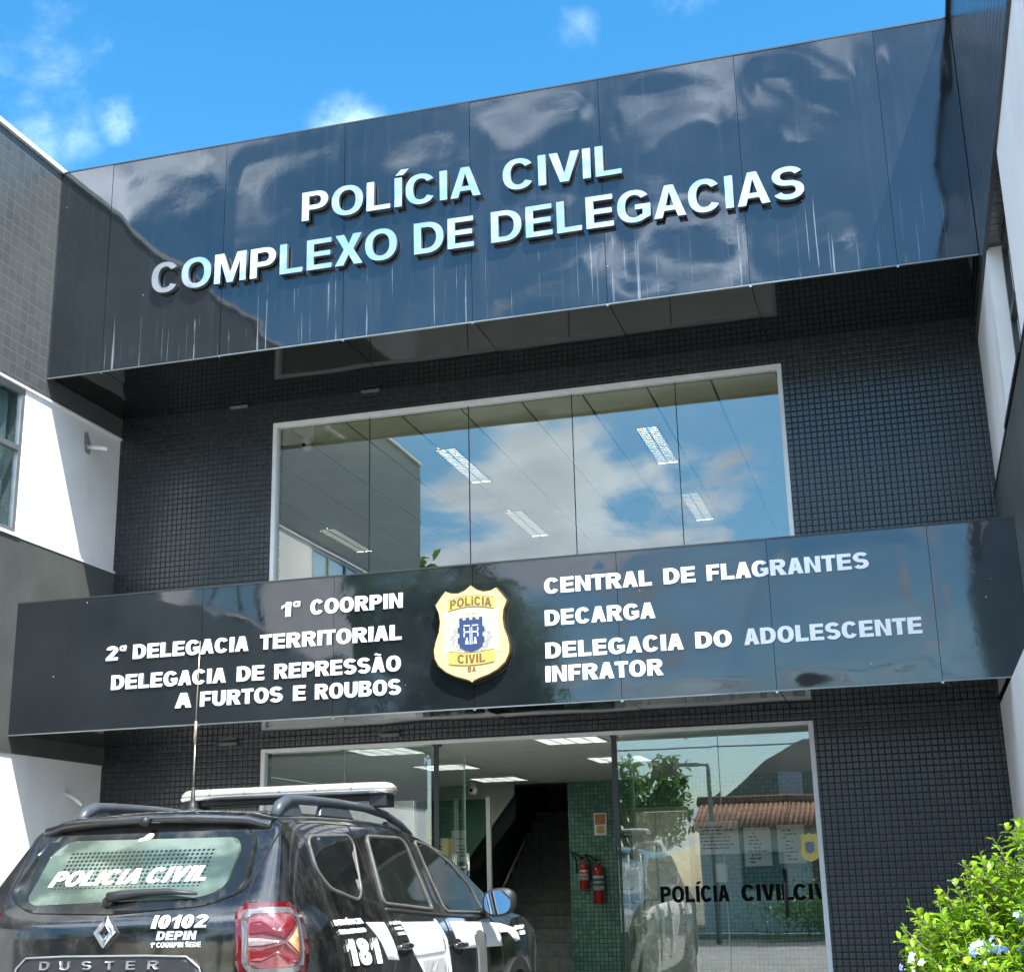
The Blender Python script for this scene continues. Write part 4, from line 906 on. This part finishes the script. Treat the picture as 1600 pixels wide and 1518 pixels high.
# spoiler over the glass
sp = MB(); vs = []; NX = 22
for i in range(NX+1):
    x = -.60+1.20*i/NX; q = abs(x)/.60; zc = 1.545+.035*(1-q**2.4); yo = .395+.06*q*q+.02
    for dy, dz in ((-.03, -.055), (-.045, -.035), (-.035, -.012), (.04, .004), (.16, .012), (.16, -.05), (.02, -.06)): vs.append((x, yo+dy, zc+dz-(.01 if q > .9 else 0)))
n7 = 7; fs = [(i*n7+k, i*n7+(k+1) % n7, (i+1)*n7+(k+1) % n7, (i+1)*n7+k) for i in range(NX) for k in range(n7)]+[tuple(range(n7))[::-1], tuple(NX*n7+k for k in range(n7))]
spo = sp.add(vs, fs).build('roof_spoiler', paint, car, smooth=True, local=True, bevel=.006)
MB().lathe([(.0, .02), (.018, .012), (.022, -.01), (.022, -.03)][::-1], (-.01, .375, 1.535), 'Y', 12).build('reversing_camera', black_pl, spo, smooth=True, local=True)
# tail lamps
def lamp(sg):
    def mk(n, c, off, m_, par=None, th=.008):
        o = patch(n, c if isinstance(c[0], list) else [c], 'diag', off, m_, par, seg=.04, thick=th)
        if sg < 0:
            for v in o.data.vertices: v.co.x = -v.co.x
            o.data.flip_normals()
        return o
    ol_ = rounded([(.503, 1.112), (.55, 1.156), (.74, 1.156), (.795, 1.105), (.802, .93), (.775, .85), (.55, .84), (.505, .895)], .075, 7)
    L0 = mk('tail_lamp', ol_, .014, tail_red, None, .02)
    rg1 = rounded([(.527, 1.10), (.562, 1.132), (.728, 1.132), (.768, 1.095), (.774, .93), (.75, .874), (.562, .866), (.529, .905)], .055, 7)
    rg2 = rounded([(.548, 1.088), (.575, 1.108), (.715, 1.108), (.745, 1.085), (.75, .935), (.73, .896), (.575, .89), (.55, .915)], .045, 7)
    mk('lamp_field', rg2, .0165, tail_pink, L0, .003)
    mk('lamp_ring', [rg1, rg2], .0185, tail_ring, L0, .005)
    mk('lamp_bar', [(.556, 1.076), (.60, 1.080), (.66, 1.044), (.70, 1.092), (.738, 1.088), (.736, 1.066), (.688, 1.006), (.60, 1.036), (.556, 1.032)], .021, tail_bar, L0, .004)
    mk('lamp_bar', [(.556, .926), (.60, .922), (.66, .956), (.70, .912), (.738, .916), (.736, .938), (.688, .992), (.60, .964), (.556, .968)], .021, tail_bar, L0, .004)
    mk('lamp_reflector', [(.552, 1.016), (.60, 1.014), (.675, .999), (.60, .984), (.552, .984)], .0195, tail_clear, L0, .003)
    mk('turn_lens', [(.70, .999), (.742, 1.050), (.742, .948)], .0195, tail_amber, L0, .003)
lamp(1); lamp(-1)
# roof rails
def rail(s):
    pts = [(.53, .62, 1.55), (.53, .675, 1.605), (.53, .76, 1.634), (.53, .93, 1.642), (.53, 1.35, 1.648), (.53, 1.8, 1.640), (.53, 2.1, 1.615), (.535, 2.3, 1.572), (.54, 2.46, 1.515)]
    m = MB(); m.tube([(s*a, b, c) for a, b, c in pts], [.026, .032, .030, .027, .025, .025, .025, .025, .022], 10, rz=.9)
    ro = m.build('roof_rail', rail_m, car, smooth=True, local=True)
    for (y0, y1, z0, z1) in ((.64, .93, 1.55, 1.62), (1.12, 1.58, 1.57, 1.625), (2.05, 2.42, 1.53, 1.58)):
        MB().add([(s*.512, y0, z0), (s*.548, y0, z0), (s*.548, y1, z0), (s*.512, y1, z0), (s*.516, y0+.03, z1), (s*.542, y0+.03, z1), (s*.542, y1-.06, z1), (s*.516, y1-.06, z1)], [(0, 3, 2, 1), (4, 5, 6, 7), (0, 1, 5, 4), (1, 2, 6, 5), (2, 3, 7, 6), (3, 0, 4, 7)]).build('rail_foot', rail_m, ro, local=True, bevel=.008)
rail(1); rail(-1)
for s in (-1, 1): seam('roof_moulding', [(s*.585, .55), (s*.585, 1.2), (s*.585, 2.0), (s*.59, 2.35)], 'top', .006, silver_c if s > 0 else black_pl, smooth_n=6)
# light bar
lbx, lby, lbz = -.01, 1.93, 1.752
lens_m = M('cream_light_lens', (.60, .56, .47), .10, metal=.35, coat=1., var=.12, vs=9); chrome_l = M('bright_bar_base', (.62, .62, .62), .2, metal=.9, var=.08)
def slab(hx, hy, z0, z1, r0, r1, n=10):
    ring = []
    for z, k in ((z0, r0), ((z0*.6+z1*.4), 1.), (z1*.85+z0*.15, r1*.5+.5), (z1, r1)):
        a = []
        for i in range(40):
            w_ = 2*math.pi*i/40; c_, s_ = math.cos(w_), math.sin(w_)
            ex = math.copysign(abs(c_)**.35, c_)*hx; ey = math.copysign(abs(s_)**.6, s_)*hy
            a.append((lbx+(ex-math.copysign(hy*(1-k), ex) if abs(ex) > hx*.5 else ex), lby+ey*k, z))
        ring.append(a)
    m = MB(); vs = [p_ for a in ring for p_ in a]; fs = [(q*40+i, q*40+(i+1) % 40, (q+1)*40+(i+1) % 40, (q+1)*40+i) for q in range(3) for i in range(40)]+[tuple(range(39, -1, -1)), tuple(120+i for i in range(40))]
    return m.add(vs, fs)
lb = slab(.665, .120, lbz-.030, lbz-.008, .9, 1.).build('light_bar', chrome_l, car, smooth=True, local=True)
slab(.66, .116, lbz-.007, lbz+.036, 1., .70).build('lens', lens_m, lb, smooth=True, local=True)
dv = MB()
for i in range(1, 6):
    x = lbx-.66+1.32*i/6; dv.tube([(x, lby-.118, lbz-.006), (x, lby-.119, lbz+.010), (x, lby-.100, lbz+.030), (x, lby, lbz+.0375)], .003, 6)
dv.build('lens_divider', grey_badge, lb, smooth=True, local=True)
ft = MB()
for s in (-1, 1): ft.box(lbx+s*.58-.05, lbx+s*.58+.05, lby-.07, lby+.07, lbz-.10, lbz-.030); 
ft.box(lbx-.55, lbx+.55, lby-.05, lby+.05, lbz-.060, lbz-.031).build('bar_mount', black_pl, lb, local=True, bevel=.006)
# antenna
an = MB(); ab = hit('top', -.02, .83)[0]
an.lathe([(.055, -.005), (.05, .008), (.022, .014), (.018, .045), (.011, .06), (.010, .12)], tuple(ab), n=16).build('antenna', black_pl, car, smooth=True, local=True)
an_o = an
wq = MB(); wq.tube([ab+Vector((0, 0, .10)), ab+Vector((.0, 0, .34))], .0042, 8).tube([ab+Vector((0, 0, .34)), ab+Vector((.0, 0, .45))], .0085, 8).tube([ab+Vector((0, 0, .45)), ab+Vector((.006, 0, .86))], .0032, 8)
wq.build('antenna_whip', M('weathered_copper_whip', (.50, .42, .34), .3, metal=.8, var=.1), car, smooth=True, local=True)
# side livery
_patch, _ct, LV = patch, car_text, -.085
def patch(name, conts, pj, *a, **k): return _patch(name, [[(u+LV, v) for u, v in c] for c in conts] if pj == 'side' else conts, pj, *a, **k)
patch('white_stripe', [[(1.10, 1.052), (1.335, 1.046), (1.43, .86), (1.275, .872), (1.21, .955)]], 'side', .003, decal, thick=.002)
patch('white_panel', [[(1.555, 1.040), (2.125, 1.026), (2.16, .905), (2.165, .50), (2.195, .50), (2.175, .875), (1.66, .872)]], 'side', .003, decal, thick=.002)
patch('white_stripe', [[(2.085, 1.040), (2.115, 1.040), (2.215, .93), (2.25, .75), (2.26, .45), (2.215, .45), (2.20, .75), (2.17, .92)]], 'side', .0045, decal, thick=.002)
patch('white_panel', [[(2.335, 1.020), (3.0, 1.0), (3.30, .985), (3.62, .945), (3.72, .87), (3.60, .862), (3.44, .925), (3.26, .93), (3.28, .85), (2.40, .872)]], 'side', .003, decal, thick=.002)
patch('door_badge', [rounded([(2.70, .925), (2.76, .955), (2.86, .962), (2.95, .93), (2.92, .86), (2.93, .45), (2.75, .45), (2.74, .86)], .02)], 'side', .0055, grey_badge, thick=.002)
car_text('DENÚNCIA', 'side', .71, 1.055, 1.047, .024, .26, .2, .1)
car_text('SIGILO ABSOLUTO', 'side', .72, 1.045, 1.008, .020, .26, .2, .08)
car_text('181', 'side', .775, 1.18, .868, .118, .30, .2, .12, -.25, vs=-.008)
for i, (a, b) in enumerate(((1.40, 1.56), (1.44, 1.55), (1.46, 1.57))): car_text('POLÍCIA' if i == 0 else 'CIVIL', 'side', a, b, 1.03-i*.026, .014, .24, .2, .1)
for i, (a, b) in enumerate(((3.62, 3.86), (3.72, 3.86))): car_text('I0102' if i == 0 else 'DEPIN', 'side', a, b, .945-i*.035-.01, .026, .26, .2, .1)
patch = _patch
# door handles
for y, z in ((1.42, .915), (2.31, .885)):
    patch('handle_recess', [[(y+.085*math.cos(a), z+.042*math.sin(a)) for a in [i*math.pi/12 for i in range(24)]]], 'side', .003, gap_m, thick=.003)
    h0 = [(lambda h_: h_[0]+h_[1]*o_)(hit('side', y+d_y, z+.004)) for d_y, o_ in ((-.10, .005), (-.07, .028), (0, .036), (.07, .028), (.10, .005))]
    MB().tube(h0, [.012, .016, .017, .016, .012], 8).build('door_handle', paint, car, smooth=True, local=True)
# mirrors
def mirror(s):
    rg_ = []; prof = [(-.085, .03), (-.083, .082), (-.06, .092), (-.0, .085), (.06, .06), (.10, .02)]
    vs = []; n = 24; cxm, cym, czm = s*.985, 2.88, 1.115
    for dy, rr_ in prof:
        for i in range(n):
            a = 2*math.pi*i/n; c_, s_ = math.cos(a), math.sin(a)
            vs.append((cxm+math.copysign(abs(c_)**.75, c_)*rr_*1.13, cym+dy, czm+math.copysign(abs(s_)**.75, s_)*rr_*.92+ (.010*c_*s)))
    fs = [(q*n+i, q*n+(i+1) % n, (q+1)*n+(i+1) % n, (q+1)*n+i) for q in range(len(prof)-1) for i in range(n)]+[tuple(range(n-1, -1, -1)), tuple((len(prof)-1)*n+i for i in range(n))]
    mo = MB().add(vs, fs).build('wing_mirror', black_pl, car, smooth=True, local=True)
    gv = [(cxm+math.copysign(abs(math.cos(2*math.pi*i/n))**.75, math.cos(2*math.pi*i/n))*.083, cym-.0875-.004*0, czm+math.copysign(abs(math.sin(2*math.pi*i/n))**.75, math.sin(2*math.pi*i/n))*.068) for i in range(n)]; gv = [(a, b-.008+(c-czm)*.13, c) for a, b, c in gv]
    gv2 = [(a, b+.006, c) for a, b, c in gv]
    MB().add(gv+gv2, [tuple(range(n))]+[(i, (i+1) % n, n+(i+1) % n, n+i) for i in range(n)]).build('mirror_glass', M('mirror_silver', (.75, .85, .92), .01, metal=1.), mo, local=True)
    MB().tube([(s*.80, 2.93, 1.045), (s*.88, 2.91, 1.062), (s*.94, 2.89, 1.075)], [.035, .028, .03], 10).build('mirror_arm', black_pl, mo, smooth=True, local=True)
mirror(1); mirror(-1)
# windscreen, wheels and arches
patch('windscreen', [rounded([(-.60, 2.42), (.60, 2.42), (.70, 3.28), (-.70, 3.28)], .06)], 'top', .004, car_glass, thick=.01)
tyre = M('tyre_rubber', (.018, .018, .018), .8, var=.2, vs=20, bump=.3, bs=80, bd=.004); alloy = M('grey_alloy', (.30, .31, .32), .3, metal=.8, var=.1)
for y in (.83, 3.50):
    for s in (-1, 1):
        patch_o = patch('wheel_arch', [[(y+.41*math.cos(a), .36+.41*math.sin(a)) for a in [R(-10+200*i/20) for i in range(21)]]+[(y-.34*math.cos(a), .36+.34*math.sin(a)) for a in [R(-10+200*i/20) for i in range(21)]]], 'side', .022, black_pl, thick=.03)
        lin = patch('arch_liner', [[(y+.345*math.cos(a), .36+.345*math.sin(a)) for a in [2*math.pi*i/32 for i in range(32)]]], 'side', .003, gap_m, patch_o, thick=.004)
        if s < 0:
            for o in (patch_o, lin):
                for v in o.data.vertices: v.co.x = -v.co.x
                o.data.flip_normals()
        wh = MB().lathe([(.20, -.10), (.315, -.10), (.335, -.07), (.335, .07), (.315, .10), (.20, .10)], (s*.785, y, .335), 'X', 28).build('wheel', tyre, car, smooth=True, local=True)
        rm = MB().lathe([(.205, -.085), (.205, .085)], (s*.785, y, .335), 'X', 24)
        for k in range(5):
            a = 2*math.pi*k/5; rm.tube([(s*.875, y, .335), (s*.878, y+.2*math.cos(a), .335+.2*math.sin(a))], .025, 6)
        rm.build('rim', alloy, wh, local=True)
# ------------------------------------------------------------------ flowering bush
def leaf_mat(name, c1, c2, tr):
    m = bpy.data.materials.new(name); m.use_nodes = True; t = NT(m.node_tree); m.node_tree.nodes.clear()
    ri = t.n('ShaderNodeNewGeometry').outputs['Random Per Island']; oc = t.n('ShaderNodeTexCoord').outputs['Object']
    c = t.mix(t.m('MULTIPLY_ADD', ri, .75, t.m('MULTIPLY', t.noise(oc, 4, 3), .3)), c1, c2)
    d = t.n('ShaderNodeBsdfPrincipled', ins={'Base Color': c, 'Roughness': .42})
    tl = t.n('ShaderNodeBsdfTranslucent', ins={0: c}); ms = t.n('ShaderNodeMixShader', ins={0: tr})
    m.node_tree.links.new(d.outputs[0], ms.inputs[1]); m.node_tree.links.new(tl.outputs[0], ms.inputs[2])
    o = t.n('ShaderNodeOutputMaterial'); m.node_tree.links.new(ms.outputs[0], o.inputs[0]); return m
rb = random.Random(77)
bu = empty('flowering_bush', (.55, 4.3, 0), 'bright green leafy bush with pale blue flowers at the foot of the right wing', 'bush')
lv = MB(); stm = MB(); cen = Vector((.58, 4.26, .61)); rad = Vector((.69, .60, .69))
def add_leaf(m, p_, d, up, ln, wd, fold=.25):
    d = d.normalized(); sd = d.cross(up)
    sd = sd.normalized() if sd.length > 1e-4 else Vector((1, 0, 0)); n = sd.cross(d).normalized()
    a = p_; vs = [a, a+d*ln*.35+sd*wd*.42+n*wd*fold, a+d*ln*.7+sd*wd*.46+n*wd*fold*.8, a+d*ln-n*ln*.12, a+d*ln*.7-sd*wd*.46+n*wd*fold*.8, a+d*ln*.35-sd*wd*.42+n*wd*fold, a+d*ln*.36, a+d*ln*.7-n*ln*.03]
    m.add(vs, [(0, 1, 6), (1, 2, 7, 6), (2, 3, 7), (0, 6, 5), (6, 7, 4, 5), (7, 3, 4)])
def rdir(r_): 
    while True:
        v = Vector((r_.uniform(-1, 1), r_.uniform(-1, 1), r_.uniform(-1, 1)))
        if .05 < v.length < 1: return v.normalized()
tips = []
for i in range(4600):
    d = rdir(rb); d.z = d.z*.8+.25; d.normalize(); q = (rb.uniform(.45, .8) if i % 3 == 0 else rb.uniform(.82, 1.0))*(1+.16*noise.noise(d*2.6+Vector((4, 1, 2))))
    pn = (abs(d.x)**3+abs(d.y)**3+abs(d.z)**3)**(1/3); q /= pn*.97
    e = cen+Vector((d.x*rad.x, d.y*rad.y, d.z*rad.z))*q
    if e.z < .08: continue
    gd = (d+rdir(rb)*.55+Vector((0, 0, .35))).normalized(); ln = rb.uniform(.06, .13) if i % 20 else rb.uniform(.14, .22); s0 = e-gd*ln
    pts = [s0+gd*ln*k/4+rdir(rb)*.006 for k in range(5)]; stm.tube(pts, [.003, .0028, .0024, .002, .0012], 4, caps=False)
    nl = rb.randint(7, 11)
    for k in range(nl):
        u = k/nl; a = k*2.4+rb.uniform(-.4, .4); pp = s0+gd*ln*u
        x = gd.orthogonal().normalized(); y = gd.cross(x); out = (x*math.cos(a)+y*math.sin(a))*1.0+gd*(.35+.5*u)
        add_leaf(lv, pp, out, Vector((0, 0, 1)) if abs(out.normalized().z) < .9 else Vector((1, 0, 0)), rb.uniform(.022, .05)*(1.15-.5*u), rb.uniform(.014, .027)*(1.1-.4*u), rb.uniform(.05, .3))
    tips.append((e, gd, d))
lv.build('foliage', leaf_mat('bright_bush_leaf', (.09, .25, .012), (.36, .54, .02), .40), bu)
for k in range(9): stm.tube([Vector((.55+rb.uniform(-.1, .1), 4.3+rb.uniform(-.1, .1), .0)), cen+rdir(rb)*.12, cen+Vector((rb.uniform(-.4, .4), rb.uniform(-.35, .35), rb.uniform(.0, .3)))], [.012, .009, .004], 6)
stm.build('stems', M('green_brown_stem', (.10, .11, .03), .7, var=.2), bu, smooth=True)
fl_m = [M('pale_blue_petal', (.30, .40, .80), .6, var=.15, vs=60), M('whitish_petal', (.55, .62, .84), .6, var=.05, vs=60)]
bud_m = M('yellow_green_calyx', (.45, .50, .10), .6, var=.2)
camp = Vector((0, 0, CAMZ))
cand = [q for q in tips if q[2].dot((camp-cen).normalized()) > .15]
def near(X, Z): return sorted(cand, key=lambda q: (q[0].x-X)**2+(q[0].z-Z)**2+((q[0].y-4.0)*.3)**2)
used_t = set(); spots = []
for X, Z in ((.25, 1.08), (.27, 1.04), (.22, 1.01), (.25, .97), (.15, .985), (.29, .98), (-.03, .965), (.36, 1.05), (.5, 1.1), (.55, .95)):
    for q in near(X, Z):
        if id(q) not in used_t: used_t.add(id(q)); spots.append(q); break
for e, gd, d in spots:
    f_ = MB(); c0 = e+d*.02
    for k in range(rb.randint(6, 11)):
        pz = c0+rdir(rb)*.028+gd*.012; nd = (d+rdir(rb)*.55+(camp-pz).normalized()*.5).normalized(); x = nd.orthogonal().normalized(); y = nd.cross(x); mi = 0 if rb.random() < .62 else 1; rr_ = rb.uniform(.010, .0145)
        for j in range(5):
            a = j*2*math.pi/5+rb.uniform(-.1, .1); o1 = x*math.cos(a)+y*math.sin(a); o2 = x*math.cos(a+.62)+y*math.sin(a+.62); o3 = x*math.cos(a-.62)+y*math.sin(a-.62)
            f_.add([pz, pz+o3*rr_*.7+nd*.002, pz+o1*rr_-nd*.001, pz+o2*rr_*.7+nd*.002], [(0, 1, 2, 3)], mi)
    for k in range(5):
        a = rdir(rb); f_.tube([c0, c0+(gd+a*.7)*.022], [.002, .0014], 4, mi=2)
    f_.build('flower_cluster', fl_m+[bud_m], bu)
# ------------------------------------------------------------------ the street behind the camera (seen in the glass and the gloss panels)
bark = M('tree_bark', (.12, .09, .06), .9, var=.3, vs=8, bump=.6, bs=20, bd=.03)
def tree(loc, h, rx, rz, n, label, seed, leaf, col):
    q = random.Random(seed); r = empty('street_tree', loc, label, 'tree', 'trees across the street'); x, y, z = loc
    t_ = MB(); t_.tube([(x, y, z-.1), (x+.1, y, z+h*.25), (x-.1, y+.1, z+h*.5), (x, y, z+h*.8)], [.28, .22, .16, .05], 8); cl = []
    for i in range(11):
        a = i*2.4; zz2 = z+h*q.uniform(.35, .6); e = Vector((x+rx*.7*math.cos(a)*q.uniform(.6, 1), y+rx*.6*math.sin(a)*q.uniform(.6, 1), z+h*.66+rz*q.uniform(-.5, .75)))
        t_.tube([(x, y, zz2-.6), tuple((Vector((x, y, zz2))+e)/2+Vector((0, 0, .25))), tuple(e)], [.12, .07, .02], 6); cl.append((e, q.uniform(.28, .5)*rx))
    t_.build('trunk', bark, r, smooth=True); m = MB()
    for i in range(n):
        e, k = cl[i % len(cl)]; p_ = e+rdir(q)*k*q.uniform(.2, 1)**.5; d = rdir(q); d.z -= .25; add_leaf(m, p_, d, Vector((0, 0, 1)), leaf*q.uniform(.7, 1.3), leaf*.55)
    m.build('crown', col, r)
tleaf = leaf_mat('street_tree_leaf', (.04, .11, .012), (.12, .22, .03), .5)
tree((-13.0, -16.5, -.1), 11.0, 4.6, 2.6, 5200, 'broad dense green tree standing across the street opposite the shield', 4, .42, tleaf)
tree((-7.6, -17.0, -.1), 5.4, 1.9, 1.3, 2000, 'low rounded tree beside the tiled wall across the street', 9, .26, tleaf)
tree((-21.5, -20, -.1), 8.0, 3.0, 2.0, 1800, 'smaller green tree further along the street on the left', 12, .4, tleaf)
terra = M('terracotta_roof_tile', (.27, .125, .08), .85, var=.4, vs=5)
plast = M('weathered_grey_plaster', (.30, .28, .24), .9, var=.15, vs=.8, dirt=(.15, .14, .12), dirt_amt=.7); wash = M('white_washed_wall', (.62, .62, .58), .9, var=.08, vs=1, dirt=(.4, .38, .34), dirt_amt=.5)
hs = empty('street_house', (-1.5, -15, 0), 'low whitewashed house with terracotta tiled roof across the street', 'house')
MB().box(-5.4, 3.2, -18, -14.6, -.15, 2.55).build('wall', wash, hs)
rf = MB(); nR = 68
for i in range(nR):      # rows of barrel tiles down the slope
    x = -5.6+9.0*i/nR; rf.tube([(x+.1, -14.25, 2.5), (x+.1, -16.3, 3.25)], [.07, .066], 6); rf.tube([(x+.1, -18.3, 2.5), (x+.1, -16.3, 3.25)], [.07, .066], 6)
rf.tube([(-5.65, -16.3, 3.33), (3.5, -16.3, 3.33)], .14, 8).build('roof', terra, hs, smooth=True)
wd_ = MB(); wd_.box(-2.9, -2.0, -14.595, -14.55, .0, 2.05); wd_.build('door', M('brown_wood_door', (.13, .07, .04), .6, var=.2), hs)
MB().box(-4.6, -3.6, -14.595, -14.56, 1.0, 1.9).box(.2, 1.3, -14.595, -14.56, 1.0, 1.9).build('window', M('blue_shutter', (.06, .10, .14), .6, var=.2), hs)
gb = empty('street_house', (1, -21, 0), 'tall unpainted plaster building with sloping gable and red roof edge across the street', 'house')
g_ = MB(); gp_ = [(-5.6, -.15), (9, -.15), (9, 5.5), (-2.6, 5.5), (-3.4, 5.2), (-4.4, 4.7), (-5.6, 3.7)]
g_.add([(x, -20, z) for x, z in gp_]+[(x, -27, z) for x, z in gp_], [tuple(range(7)), tuple(range(13, 6, -1))]+[(i, 7+i, 7+(i+1) % 7, (i+1) % 7) for i in range(7)]).build('wall', plast, gb)
MB().box(-4.05, -3.4, -20.03, -19.98, 3.15, 4.35).box(.5, 1.6, -20.03, -19.98, 3.2, 4.4).build('window', M('pale_opening', (.55, .60, .64), .4, var=.05), gb)
MB().box(-2.3, 9.2, -27.2, -19.8, 5.52, 5.58).build('roof', plast, gb)
h3 = empty('street_house', (-24, -16, 0), 'long cream house with brown roof further left across the street', 'house')
MB().box(-34, -17, -22, -17.5, -.15, 4.2).build('wall', M('cream_painted_wall', (.55, .48, .36), .9, var=.08, vs=.8), h3)
MB().add([(-34.4, -17.1, 4.15), (-16.6, -17.1, 4.15), (-16.6, -19.8, 5.5), (-34.4, -19.8, 5.5), (-34.4, -22.4, 4.15), (-16.6, -22.4, 4.15)], [(0, 1, 2, 3), (3, 2, 5, 4), (0, 3, 4), (1, 5, 2), (0, 4, 5, 1)]).build('roof', terra, h3)
lp = empty('street_lamp', (-4.45, -10, -.1), 'slim grey street lamp with a single flat head across the road', 'street lamp')
MB().tube([(-4.45, -10.0, -.15), (-4.45, -10.0, 3.6), (-4.45, -10, 3.86)], [.07, .05, .05], 10).tube([(-4.45, -10, 3.84), (-4.75, -10, 3.87)], .03, 8).build('pole', alu_grey, lp, smooth=True)
MB().box(-5.22, -4.72, -10.09, -9.91, 3.83, 3.91).build('lamp_head', M('grey_lamp_head', (.25, .26, .27), .4, var=.1), lp, bevel=.02)
for i, (z, y) in enumerate(((4.55, -8.4), (4.75, -8.5), (5.1, -8.3), (4.1, -8.6))):
    pts = [(-40+80*k/40, y, z+.0006*(-40+80*k/40-2)**2-.0*k) for k in range(41)]
    tag(MB().tube(pts, .018, 6).build('overhead_cable', rub, None, smooth=True), ('lowest', 'second', 'third', 'topmost')[[1, 2, 3, 0][i]]+' of the black overhead cables strung along the street', 'cable', 'overhead cables along the street')
for i, x in enumerate((-17.5, 14.5)):
    r = empty('utility_pole', (x, -8.4, -.1), 'concrete utility pole carrying the street cables, '+('left' if i == 0 else 'right')+' one', 'utility pole', 'utility poles')
    MB().tube([(x, -8.45, -.15), (x, -8.45, 6.2)], [.16, .11], 10).build('pole', conc, r, smooth=True); MB().box(x-.06, x+.06, -8.75, -8.15, 4.9, 5.0).build('cross_arm', alu_dark, r)
hb = empty('hedge_shrub', (-2.7, -12.0, 0), 'low green shrub on the kerb across the road', 'shrub'); q = random.Random(8); m = MB()
for i in range(900): p_ = Vector((-2.9, -11.9, .55))+Vector((q.gauss(0, .55), q.gauss(0, .25), q.gauss(0, .28))); add_leaf(m, p_, rdir(q), Vector((0, 0, 1)), .13, .07)
m.build('foliage', leaf_mat('shrub_leaf', (.05, .15, .01), (.13, .28, .02), .3), hb); MB().tube([(-2.9, -11.9, -.1), (-2.9, -11.9, .6)], .03, 6).build('stem', bark, hb)
